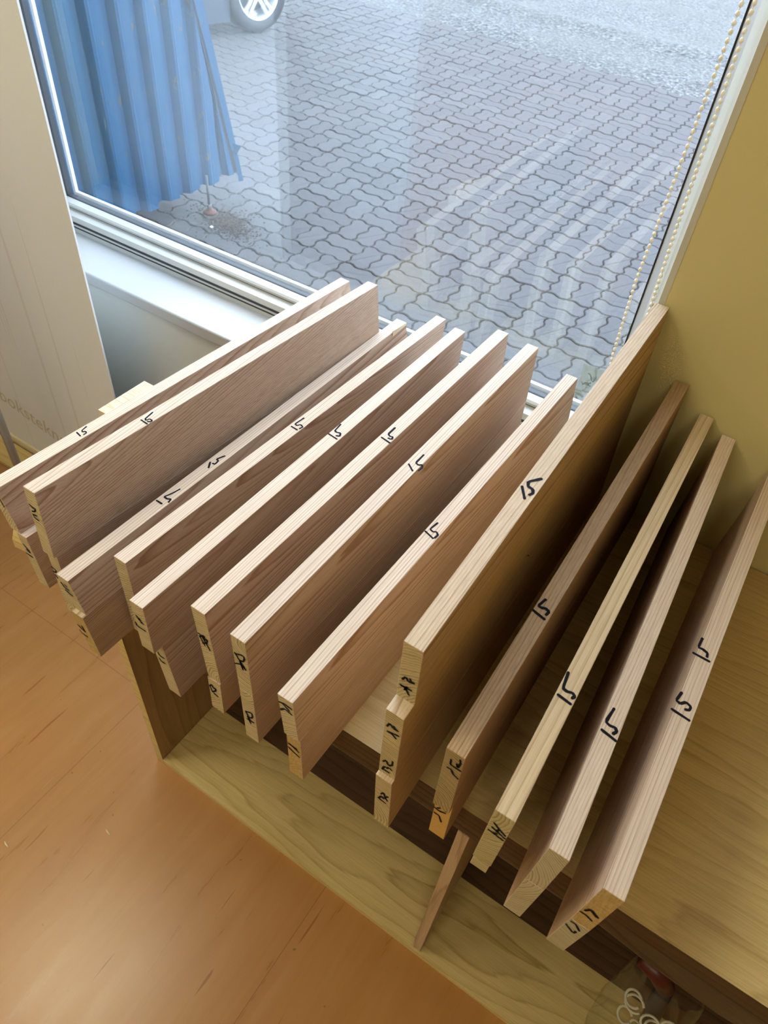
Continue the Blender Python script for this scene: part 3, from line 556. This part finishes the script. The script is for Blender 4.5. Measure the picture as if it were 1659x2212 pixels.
# ------------------------------------------------------------------ car with alloy wheel
wx, wy = -3.213 * 1.5 - 0.02, 3.83 * 1.5 - 0.12; TR = 0.295
ax = Vector((0.965, -0.26, 0)).normalized()
car = empty('car', (wx, wy, GZ), 'dark car of which the lower body and one alloy wheel show beyond the blue container', 'car')
rot = ax.to_track_quat('Z', 'Y').to_matrix().to_4x4()
roll = Vector((-ax.y, ax.x, 0))        # driving axis
CARP = plain('dark_slate_car_paint', (0.035, 0.05, 0.065), 0.3); RUB = plain('tyre_rubber', (0.025, 0.027, 0.03), 0.75)
ALLOY = plain('silver_alloy', (0.75, 0.76, 0.78), 0.25, 0.6); HUBD = plain('brake_dark', (0.06, 0.06, 0.065), 0.5, 0.5)
def wheel(c, name):
    w = bpy.data.objects.new(name, None); SC.collection.objects.link(w); w.parent = car; w.location = c - Vector(car.location)
    M = Matrix.Translation(c) @ rot
    b = bmesh.new(); lathe(b, [(0.202, 0.0), (0.212, 0.012), (0.245, 0.017), (0.277, 0.008), (0.291, -0.012), (TR, -0.04), (TR, -0.17), (0.286, -0.195), (0.245, -0.215), (0.208, -0.20), (0.200, -0.10)], M, 72, True); build('tyre', b, RUB, w, smooth=True)
    b = bmesh.new(); lathe(b, [(0.204, -0.002), (0.206, 0.008), (0.197, 0.008), (0.188, -0.010), (0.180, -0.05), (0.176, -0.19), (0.200, -0.195), (0.202, -0.10)], M, 64, True)
    rim = build('rim', b, ALLOY, w, smooth=True)
    for k in range(5):
        for s in (-1, 1):
            a0 = 2 * math.pi * k / 5 + math.radians(90); 
            b = bmesh.new(); pts = []
            for r, zz, off, hw in ((0.045, -0.012, 0.022, 0.016), (0.12, -0.008, 0.020, 0.013), (0.192, -0.012, 0.028, 0.015)):
                u = Vector((math.cos(a0), math.sin(a0), 0)); v = Vector((-u.y, u.x, 0))
                pts.append((u * r + v * s * off + Vector((0, 0, zz)), v, hw))
            rings = []
            for p, v, hw in pts:
                rings.append([b.verts.new(M @ q) for q in (p - v * hw, p + v * hw, p + v * hw * .8 - Vector((0, 0, .03)), p - v * hw * .8 - Vector((0, 0, .03)))])
            for A, B in zip(rings, rings[1:]):
                for i in range(4): b.faces.new((A[i], A[(i + 1) % 4], B[(i + 1) % 4], B[i]))
            b.faces.new(rings[0][::-1]); b.faces.new(rings[-1]); bevel(b, 0.003, 2)
            build('spoke', b, ALLOY, w)
    b = bmesh.new(); lathe(b, [(0.001, 0.0), (0.04, -0.001), (0.058, -0.012), (0.058, -0.05), (0.001, -0.05)], M, 32); build('hub_cap', b, ALLOY, w, smooth=True)
    b = bmesh.new(); lathe(b, [(0.001, -0.085), (0.15, -0.085), (0.15, -0.11), (0.001, -0.11)], M, 40); build('brake_disc', b, HUBD, w)
wc = Vector((wx, wy, GZ + TR))
wheel(wc, 'wheel'); wheel(wc - roll * 2.65, 'wheel')
# body: side profile with wheel arches, extruded across the car
prof = [(0.80, 0.55), (0.62, 0.28), (0.40, 0.20)]
def arch(cxx): return [(cxx + 0.36 * math.cos(a), TR + 0.36 * math.sin(a)) for a in [math.radians(t) for t in range(-30, 211, 15)]]
prof = [(0.50, 0.62), (0.42, 0.40)] + arch(0)[2:] + arch(-2.65) + [(-3.35, 0.16), (-3.5, 0.50), (-3.45, 0.85), (-2.7, 1.0), (-2.1, 1.42), (-0.6, 1.46), (0.15, 1.02), (0.45, 0.92)]
bm = bmesh.new(); A = []; B = []
for s, h in prof:
    p = Vector((wx, wy, GZ)) + roll * s + Vector((0, 0, h)); A.append(bm.verts.new(p + ax * 0.03)); B.append(bm.verts.new(p - ax * 1.75))
n = len(prof)
for i in range(n): bm.faces.new((A[i], A[(i + 1) % n], B[(i + 1) % n], B[i]))
bm.faces.new(A); bm.faces.new(B[::-1]); bmesh.ops.triangulate(bm, faces=[f for f in bm.faces if len(f.verts) > 4])
build('car_body', bm, CARP, car)

# ------------------------------------------------------------------ plasterboard sheet, pole and floor strips at the left
t = NT('plasterboard_paper'); c = t.n('TexCoord').outputs['Object']
ln = t.noise(t.mapping(c, scale=(55, 1, 0.9)), 1.0, 1, 0.5)
base = t.mix(t.noise(c, 2, 2), (0.68, 0.68, 0.655), (0.73, 0.73, 0.70))
base = t.mix(t.ramp(ln, [(0.66, (0,) * 3), (0.675, (0.28,) * 3)]), base, (0.46, 0.42, 0.33))
base = t.mix(t.ramp(t.noise(c, 260, 2, 0.7), [(0.4, (0.15,) * 3), (0.6, (0,) * 3)]), base, (0.66, 0.61, 0.52))
t.set(Base_Color=base, Roughness=0.8); t.bump(t.noise(c, 300, 2), 0.1, 0.001)
PB = t.m
pbx = -0.8055 * 1.5; pby = 0.553 * 1.5
pb = empty('plasterboard_sheet', (-1.8, pby, 0.03), 'tall cream plasterboard sheet standing upright at the left of the window', 'plasterboard')
boxobj('board', (-2.42, pbx, pby, pby + 0.004, 0.030, 2.43), PB, pb)
def text_mesh(s, size):
    cu = bpy.data.curves.new('t', 'FONT'); cu.body = s; cu.size = size; cu.resolution_u = 3
    ob = bpy.data.objects.new('t', cu); SC.collection.objects.link(ob); dg = bpy.context.evaluated_depsgraph_get()
    me = bpy.data.meshes.new_from_object(ob.evaluated_get(dg)); bpy.data.objects.remove(ob); return me
me = text_mesh('bokstekno', 0.070)
for v in me.vertices:
    x, y = v.co.x, v.co.y
    x *= 0.92; a = math.radians(-10)
    X = x * math.cos(a) - y * math.sin(a); Y = x * math.sin(a) + y * math.cos(a)
    v.co = (-1.158 * 1.5 + X + 1.8, -0.0004, (1 - 0.888) * 1.5 + Y - 0.03)
me.name = 'printed_lettering'; link('printed_lettering', me, plain('faded_print', (0.52, 0.47, 0.34), 0.8), pb)
tag(boxobj('skirting_strip', (-2.42, -1.16, pby - 0.006, pby + 0.02, 0.0, 0.030), plain('pale_strip_wood', (0.66, 0.57, 0.36), 0.6), off=(-1.8, pby, 0)), 'pale wooden strip on the floor under the plasterboard sheet', 'wood strip')
tag(boxobj('floor_board', (-2.42, -1.25, pby - 0.085, pby - 0.012, 0.0, 0.012), wood('yellow_floor_board', 'X', light=(0.62, 0.47, 0.20), dark=(0.45, 0.32, 0.12), freq=90), off=(-1.8, pby - .05, 0), bev=0.001), 'yellow board lying on the floor in front of the plasterboard', 'board')
pl = empty('metal_pole', (-0.915 * 1.5, 0.424 * 1.5, 0), 'slim grey metal pole standing on the floor at the far left edge', 'pole')
bm = bmesh.new(); X, Y, Z = pl.location; tube(bm, [(X, Y, 0.006), (X, Y, 0.56)], 0.0095, 16)
build('pole_tube', bm, plain('brownish_grey_metal', (0.30, 0.27, 0.22), 0.35, 0.5), pl, smooth=True)
bm = bmesh.new(); lathe(bm, [(0.001, 0), (0.03, 0), (0.03, 0.004), (0.011, 0.008), (0.001, 0.008)], Matrix.Translation((X, Y, 0)), 24); build('pole_foot', bm, GASKET, pl)

# ------------------------------------------------------------------ bench
BZ = 0.657
bench = empty('wooden_bench', (-0.1, 0.66, 0), 'low wooden bench cabinet with thick oiled top, open front and divider under the boards', 'bench')
TOPW = wood('oiled_ash_top', 'X', pith=(0.32, 0.02), freq=125, light=(0.64, 0.50, 0.245), dark=(0.42, 0.30, 0.13), wob=0.02, rough=0.42, tilt=(0.04, 0.0), contrast=0.7)
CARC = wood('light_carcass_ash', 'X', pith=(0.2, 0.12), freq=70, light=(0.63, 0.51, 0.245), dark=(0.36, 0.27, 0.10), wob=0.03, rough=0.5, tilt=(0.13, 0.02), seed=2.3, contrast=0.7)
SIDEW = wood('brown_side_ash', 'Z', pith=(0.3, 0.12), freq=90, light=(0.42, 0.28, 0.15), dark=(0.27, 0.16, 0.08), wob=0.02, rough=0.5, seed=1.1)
DIVW = wood('divider_ash', 'Z', pith=(0.3, 0.12), freq=90, light=(0.52, 0.39, 0.26), dark=(0.36, 0.25, 0.16), wob=0.02, rough=0.5, seed=7.1)
bm = bmesh.new()
stations = [(-0.826, 0.345, 0.3315), (-0.78, 0.352, 0.338), (-0.70, 0.358, 0.350), (-0.55, 0.3605, 0.357), (-0.30, 0.361, 0.361), (0.0, 0.364, 0.362), (0.14, 0.365, 0.361), (0.20, 0.365, 0.356), (0.28, 0.365, 0.353), (0.35, 0.365, 0.357), (0.5, 0.366, 0.351), (0.62, 0.365, 0.358), (0.9, 0.367, 0.36), (1.3, 0.36, 0.35)]
rings = []
for x, yt, yb in stations:
    bt = 0.584
    P = [(yt, BZ), (yt - 0.0005, BZ - 0.003), (yt + 0.002, BZ - 0.040), (yb + 0.001, bt + 0.016), (yb + 0.006, bt), (0.962, bt), (0.962, BZ)]
    if x < -0.76: P = [(yt, BZ), (yt - 0.006, BZ - 0.008), (yb + 0.001, BZ - 0.022), (yb, BZ - 0.039), (yb + 0.03, bt + 0.010), (0.962, bt + .01), (0.962, BZ)]
    rings.append([bm.verts.new((x, y, z)) for y, z in P])
for A, B in zip(rings, rings[1:]):
    k = len(A)
    for i in range(k): bm.faces.new((A[i], A[(i + 1) % k], B[(i + 1) % k], B[i]))
bm.faces.new(rings[0][::-1]); bm.faces.new(rings[-1])
BARK = wood('dark_live_edge', 'X', pith=(0.1, 0.05), freq=60, light=(0.105, 0.060, 0.028), dark=(0.040, 0.024, 0.013), wob=0.03, rough=0.7, seed=5.2)
tp = build('bench_top', bm, TOPW, bench); tp.data.materials.append(BARK)
for p in tp.data.polygons:
    if p.normal.y < -0.5 and p.center.x + bench.location.x > -0.74: p.material_index = 1
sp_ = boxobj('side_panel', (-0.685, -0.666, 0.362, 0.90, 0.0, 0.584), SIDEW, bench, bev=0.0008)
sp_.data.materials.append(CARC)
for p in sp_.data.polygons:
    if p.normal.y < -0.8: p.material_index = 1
boxobj('side_panel', (1.20, 1.218, 0.362, 0.90, 0.0, 0.584), SIDEW, bench, bev=0.0008)
boxobj('bottom_shelf', (-0.6658, 1.1998, 0.362, 0.520, 0.0, 0.018), CARC, bench, bev=0.0008)
DARKW = wood('dark_inside_ash', 'X', pith=(0.2, 0.12), freq=70, light=(0.10, 0.058, 0.03), dark=(0.06, 0.033, 0.016), wob=0.02, rough=0.6, seed=3.3)  # shade of the recess under the top, put into the wood colour
boxobj('shaded_rear_shelf', (-0.6658, 1.1998, 0.5202, 0.90, 0.0, 0.017), DARKW, bench)  # shelf continued in the darkened wood where the recess is in shade
boxobj('divider', (-0.050, -0.0335, 0.366, 0.90, 0.0185, 0.584), DIVW, bench, bev=0.0008)
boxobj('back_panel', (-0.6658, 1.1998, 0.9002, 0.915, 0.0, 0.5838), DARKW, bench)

# ------------------------------------------------------------------ the upright boards
INK = plain('black_felt_pen', (0.008, 0.008, 0.014), 0.8, spec=0.15)
LABELS = [
 'outermost upright ash panel at the far left, two edge-glued staves, marked 15',
 'tall wide ash panel second from the left with a bold cathedral grain face, marked 15',
 'low ash panel third from the left with two 15 marks and a stepped front end',
 'fourth ash panel from the left, its front end mostly behind the fifth',
 'fifth ash panel from the left, its lower stave set back from the upper',
 'ash panel sixth from the left, front end marked B1 with a narrow plain lower stave',
 'ash panel seventh from the left, front end marked B4 on both flush staves',
 'ash panel with a rough sawn lower end, just left of the tallest panel',
 'tallest ash panel of three stepped staves marked A7 and B2, in the middle right',
 'ash panel just right of the tallest, brownish top edge and orange lower end',
 'pale ash panel with two long wavy grain lines along its top edge',
 'ash panel second from the right with curved growth rings on its front end, marked 15',
 'rightmost ash panel with two 15 marks and a rough cross-sawn front end']
TH = 0.0198
specs = { # pith offset per stave etc.
 9: dict(light=(0.68, 0.56, 0.42)), 10: dict(light=(0.55, 0.41, 0.26)), 11: dict(light=(0.72, 0.60, 0.41))}
for i, D in enumerate(PANELS):
    k = i + 1
    (x0, y0, z0) = D[0][0]
    root = empty('edge_glued_panel', (round((x0 + D[0][2][0]) / 2 - TH / 2, 4), round((y0 + D[0][2][1]) / 2, 4), BZ), LABELS[i], 'wooden board', 'ash panels standing on edge along the bench')
    for j, (fl, fh, bl, bh) in enumerate(D):
        rnd = random.Random(k * 10 + j)
        top = j == len(D) - 1; sg = rnd.choice((-1, 1))
        zc_ = (fl[2] + fh[2]) / 2 - BZ   # the pith lies outside the stave
        pith = (sg * rnd.uniform(0.045, 0.07), fh[2] - BZ - rnd.uniform(-0.01, 0.02)) if top else (sg * rnd.uniform(0.01, 0.05), zc_ + rnd.choice((-1, 1)) * rnd.uniform(0.05, 0.09))
        li = specs.get(k, {}).get('light', (0.715, 0.61, 0.505)); f = rnd.uniform(0.94, 1.02); li = tuple(v * f for v in li)
        dk = (li[0] * 0.60, li[1] * 0.47, li[2] * 0.38)
        kw = dict(pith=pith, freq=rnd.uniform(270, 360), light=li, dark=dk, seed=k * 1.3 + j * 0.37, tilt=(rnd.uniform(-.006, .006), rnd.uniform(-.06, .06)), wob=0.0035)
        if k == 2 and j == 1: kw.update(pith=(-0.040, 0.25), freq=300, tilt=(0.004, -0.12), wob=0.006)
        if k == 11 and j == 1: kw.update(freq=125, wob=0.006, tilt=(0.012, 0))
        if k == 12: kw.update(pith=(-0.06, 0.16), freq=330)
        sawn = (k, j) in ((8, 0), (13, 1), (3, 0), (10, 0))
        m_edge = wood('ash_edge_%d_%d' % (k, j), **{**kw, 'tilt': (kw['tilt'][0] * .5, kw['tilt'][1] * .3), 'wob': kw['wob'] * .6, 'contrast': 1.2 if k < 10 else 0.9})
        # broad faces tinted browner, mostly darker: side shade put into the wood colour
        face_shade = {6: (0.84, 0.73, 0.65), 7: (0.93, 0.82, 0.72), 8: (0.97, 0.86, 0.77), 9: (1.06, 0.94, 0.70)}.get(k, (0.77, 0.665, 0.585) if k < 6 else (0.97, 0.90, 0.84))
        fl_ = tuple(a * c for a, c in zip(li, face_shade)); fz = tuple(a * c for a, c in zip(dk, face_shade))
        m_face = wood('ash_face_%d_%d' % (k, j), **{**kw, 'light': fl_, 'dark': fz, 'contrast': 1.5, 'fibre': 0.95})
        e_li = (li[0] * 0.84, li[1] * 0.86, li[2] * 0.70); e_dk = (li[0] * 0.40, li[1] * 0.37, li[2] * 0.22)
        e_p = (sg * rnd.uniform(0.004, 0.035), zc_ + rnd.choice((-1, -1, 1)) * rnd.uniform(0.045, 0.075))
        ek = dict(light=e_li, dark=e_dk, contrast=1.7, pith=e_p, freq=rnd.uniform(230, 290), seed=k * 1.3 + j * 0.37, wob=0.006, ripple=0.0035, fibre=0.4)
        if k >= 10: ek.update(light=(li[0] * 0.74, li[1] * 0.80, li[2] * 0.70))
        if k == 12: ek.update(pith=(-0.045, 0.10), freq=300, ripple=0.001)
        if sawn: ek.update(light=(0.60, 0.45, 0.20), dark=(0.36, 0.24, 0.09), contrast=0.8)
        if k == 10 and j == 0: ek.update(light=(0.62, 0.40, 0.13), dark=(0.40, 0.22, 0.06))
        m_end = wood('ash_end_%d_%d' % (k, j), sawn=(sawn and k != 10), **ek)
        bm = bmesh.new(); dz = 0.00025 if j else 0
        L = lambda p, d=0: (p[0] - TH, p[1], p[2] + d)
        Rr = lambda p, d=0: (p[0], p[1], p[2] + d)
        hexa(bm, [L(fl, dz), Rr(fl, dz), Rr(bl, dz), L(bl, dz), L(fh), Rr(fh), Rr(bh), L(bh)])
        bevel(bm, 0.0004, 1)
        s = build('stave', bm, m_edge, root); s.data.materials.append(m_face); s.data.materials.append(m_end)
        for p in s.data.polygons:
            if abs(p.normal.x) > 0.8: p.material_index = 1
            elif abs(p.normal.y) > 0.8: p.material_index = 2
        if sawn: s['label'] = 'stave with a rough yellowish sawn end' if k != 10 else 'stave with an orange end'
        if j in END_MARKS.get(k, {}):
            S_ = END_MARKS[k][j]
            for grp in ([S_[:4], S_[4:]] if (k, j) == (9, 1) else [S_]):
                bm = bmesh.new()
                for stp in grp: ink(bm, stp, (0, -1, 0), 0.0024, 0.0006)
                build('pen_code', bm, INK, s)
        if j == len(D) - 1:
            for mk in TOP_MARKS[k]:
                bm = bmesh.new()
                for stp in mk: ink(bm, stp, (0, 0, 1), 0.0034 if k >= 9 else (0.0022 if k < 3 else 0.0027))
                build('pen_number', bm, INK, s)
        if (k, j) == (9, 1):
            for nm, sset, wd_ in (('pen_mark', FACE_MARK[:2], 0.0011), ('pen_mark', FACE_MARK[2:], 0.0006)):
                bm = bmesh.new()
                for stp in sset: ink(bm, stp, (1, 0, 0), wd_, 0.0008)
                build(nm, bm, INK, s)
        if k == 3 and j == 1:
            bm = bmesh.new(); v = [bm.verts.new((p[0] + 0.0012, p[1], p[2])) for p in PATCH]; w2 = [bm.verts.new((p[0] + 0.0002, p[1], p[2])) for p in PATCH]
            bm.faces.new(v); bm.faces.new(w2[::-1])
            for q in range(4): bm.faces.new((v[q], v[(q + 1) % 4], w2[(q + 1) % 4], w2[q]))
            tag(build('end_patch', bm, wood('pale_patch', freq=120, light=(0.76, 0.62, 0.42), dark=(0.6, 0.46, 0.28), seed=9.), s), 'pale rectangular patch at the far end')
# offcut at the left end of the bench and pale block on the window sill
m = wood('offcut_ash', 'X', pith=(0.04, -0.07), freq=420, light=(0.76, 0.62, 0.44), dark=(0.55, 0.38, 0.22), seed=4.)
tag(boxobj('offcut_block', (-0.825, -0.748, 0.5325, 0.630, BZ, 0.7625), m, off=(-0.78, 0.58, BZ), bev=0.0006), 'short ash offcut standing on the left end of the bench behind the outermost panel', 'wood block')
m = wood('sill_block_ash', 'Y', pith=(0.02, -0.09), freq=360, light=(0.80, 0.70, 0.60), dark=(0.6, 0.48, 0.38), seed=6.)
tag(boxobj('sill_block', (-0.262, -0.1745, 1.010, 1.080, SILL, 0.700), m, off=(-0.2, 1.04, SILL), bev=0.0006), 'pale block of wood on the window sill beside the tallest panel, below the glass sticker', 'wood block')

# ------------------------------------------------------------------ bead chain of the blind, the blind itself and the sticker
BEAD = plain('cream_plastic_bead', (0.86, 0.82, 0.70), 0.4)
def chain_pts(a, b, pitch): 
    d = (Vector(b) - Vector(a)); n = int(d.length / pitch); return [Vector(a) + d * (i / n) for i in range(n + 1)]
def seglist(P, pitch):
    out = []; carry = 0.0
    for a, b in zip(P, P[1:]):
        a = Vector(a); b = Vector(b); L = (b - a).length; s = carry
        while s < L: out.append(a + (b - a) * (s / L)); s += pitch
        carry = s - L
    return out
blind = empty('roller_blind', (-0.9, 1.04, ZT - 0.06), 'cream roller blind rolled up above the window with its bead chain hanging at the right', 'blind')
bm = bmesh.new(); tube(bm, [(NX0 + 0.02, 1.03, ZT - 0.06), (NX1 - 0.03, 1.03, ZT - 0.06)], 0.03, 20); build('roller', bm, CREAM, blind, smooth=True)
yA, yB = 1.020, 1.012
PA = [(-0.183, yA, ZT - 0.09), (-0.1835, yA, 1.34), (-0.1890, yA, 1.086), (-0.1915, yA, 1.012), (-0.1870, yA, 0.885), (-0.182, yA, 0.84), (-0.172, yA - 0.004, 0.820), (-0.163, yB, 0.835), (-0.159, yB, 0.87), (-0.1575, yB, 0.98), (-0.1625, yB, 1.092), (-0.1690, yB, 1.345), (-0.1690, yB, ZT - 0.09)]
beads = seglist(PA, 0.0088)
bm = bmesh.new()
for p in beads: bmesh.ops.create_icosphere(bm, subdivisions=2, radius=1.0, matrix=Matrix.Translation(p) @ Matrix.Diagonal((0.0028, 0.0028, 0.0035, 1)))
tube(bm, PA, 0.0006, 6)
build('bead_chain', bm, BEAD, blind, smooth=True)
t = NT('glass_sticker'); trn = t.n('BsdfTransparent'); mx = t.n('MixShader'); mx.inputs[0].default_value = 0.55
t.l(trn.outputs[0], mx.inputs[1]); t.b.inputs['Base Color'].default_value = (0.36, 0.44, 0.36, 1); t.b.inputs['Roughness'].default_value = 0.5; t.l(t.b.outputs[0], mx.inputs[2]); t.l(mx.outputs[0], t.o.inputs[0])
bm = bmesh.new(); v = [bm.verts.new((p[0], GY - 0.0006, p[2])) for p in STICKER]; bm.faces.new(v)
stk = tag(build('glass_sticker', bm, t.m, off=STICKER[0]), 'small pale green translucent sticker at the lower right corner of the window glass', 'sticker')
bm = bmesh.new()
for s_ in STICKER_MARKS: ink(bm, [(p[0], GY - 0.0006, p[2]) for p in s_], (0, -1, 0), 0.0018, 0.0003)
build('sticker_print', bm, plain('grey_green_print', (0.16, 0.21, 0.19), 0.6), stk)

# ------------------------------------------------------------------ things inside the bench on the right
# clear bag with fittings, a red-capped black tool
t = NT('clear_plastic'); trn = t.n('BsdfTransparent'); trn.inputs[0].default_value = (0.99, 1.0, 0.995, 1); g2 = t.n('BsdfGlossy'); g2.inputs['Roughness'].default_value = 0.12
lw = t.n('LayerWeight'); lw.inputs[0].default_value = 0.06; mx = t.n('MixShader'); t.l(lw.outputs['Facing'], mx.inputs[0]); t.l(trn.outputs[0], mx.inputs[1]); t.l(g2.outputs[0], mx.inputs[2]); t.l(mx.outputs[0], t.o.inputs[0])
bx, by = 0.325, 0.44
bm = bmesh.new(); N = 26; rr = []
for j in range(14):
    h = j / 13; ring = []
    for i in range(N):
        a = 2 * math.pi * i / N; w = (0.068 * (1 - 0.25 * h), 0.055 * (1 - 0.5 * h * h))
        f = 1 + 0.16 * noise.noise(Vector((math.cos(a) * 2.2, math.sin(a) * 2.2, h * 3))) + 0.05 * noise.noise(Vector((math.cos(a) * 7, math.sin(a) * 7, h * 9)))
        ring.append(bm.verts.new((bx - 0.05 * h + math.cos(a) * w[0] * f, by + math.sin(a) * w[1] * f, 0.0195 + h * 0.36)))
    rr.append(ring)
for A, B in zip(rr, rr[1:]):
    for i in range(N): bm.faces.new((A[i], A[(i + 1) % N], B[(i + 1) % N], B[i]))
bm.faces.new(rr[0][::-1])
tag(build('plastic_bag', bm, t.m, off=(bx, by, 0.0185), smooth=True), 'clear plastic bag of fittings standing on the bench shelf under the top at the right', 'bag')
CLIP = plain('white_plastic_clip', (0.50, 0.52, 0.45), 0.3)
cl = [(0.262, 0.425, 0.285, 0.9), (0.272, 0.43, 0.255, 0.6), (0.305, 0.425, 0.235, 0.2), (0.318, 0.43, 0.21, 0.4), (0.30, 0.425, 0.18, 1.2), (0.275, 0.425, 0.205, 1.0), (0.33, 0.43, 0.245, 0.1)]
for q, (x, y, z, a) in enumerate(cl):
    bm = bmesh.new(); pts = []
    for s_ in range(15):
        th = 2 * math.pi * s_ / 14 * 0.86; r_ = (0.014, 0.006)
        pts.append((x + math.cos(th) * r_[0] * math.cos(a) - math.sin(th) * r_[1] * math.sin(a), y + 0.01 * math.sin(th), z + math.cos(th) * r_[0] * math.sin(a) + math.sin(th) * r_[1] * math.cos(a)))
    tube(bm, pts, 0.0020, 8)
    tag(build('plastic_clip', bm, CLIP, off=(x, y, z), smooth=True), 'white looped plastic clip inside the clear bag under the bench', 'clip', 'white clips in the clear bag')
e = empty('hand_tool', (0.30, 0.46, 0.0195), 'black handled tool with a dark red head inside the clear bag under the bench', 'tool')
bm = bmesh.new(); tube(bm, [(0.345, 0.455, 0.03), (0.312, 0.455, 0.20), (0.290, 0.455, 0.31)], 0.013, 14); build('handle', bm, plain('black_grip', (0.008, 0.008, 0.009), 0.5), e, smooth=True)
bm = bmesh.new(); tube(bm, [(0.290, 0.455, 0.312), (0.268, 0.455, 0.348), (0.240, 0.455, 0.352)], 0.014, 14, radii=[0.014, 0.017, 0.012]); build('red_head', bm, plain('dark_red_plastic', (0.06, 0.002, 0.002), 0.4), e, smooth=True)
bm = bmesh.new(); N = 20; rr = []
for j in range(9):
    h = j / 8; rr.append([bm.verts.new((-0.585 + math.cos(a) * 0.035 * math.sin(math.pi * (0.08 + 0.84 * h)) * (1 + .2 * noise.noise(Vector((math.cos(a) * 2, math.sin(a) * 2, h * 4)))), 0.62 + math.sin(a) * 0.03 * math.sin(math.pi * (0.08 + 0.84 * h)), 0.019 + 0.11 * h)) for a in [2 * math.pi * i / N for i in range(N)]])
for A, B in zip(rr, rr[1:]):
    for i in range(N): bm.faces.new((A[i], A[(i + 1) % N], B[(i + 1) % N], B[i]))
bm.faces.new(rr[0][::-1]); bm.faces.new(rr[-1])
tag(build('black_pouch', bm, plain('black_glossy_plastic', (0.012, 0.013, 0.013), 0.25), off=(-0.585, 0.62, 0.017), smooth=True), 'glossy black pouch at the back of the bench shelf on the left', 'pouch')
# wood shaving chips on the floor
for q, (x, y) in enumerate(((-0.795, 0.46), (-0.80, 0.075), (-0.66, 0.20))):
    bm = bmesh.new(); tube(bm, [(x, y, 0.0015), (x + 0.006, y - 0.002, 0.003), (x + 0.014, y - 0.003, 0.0015)], 0.0013, 6, radii=[0.0005, 0.0016, 0.0005])
    tag(build('wood_chip', bm, plain('pale_chip', (0.70, 0.60, 0.42), 0.7), off=(x, y, 0)), ['splinter of pale wood on the floor just left of the bench', 'tiny pale wood chip on the open floor, farthest left of the specks', 'tiny pale wood chip on the floor near the front corner of the bench'][q], 'wood chip')
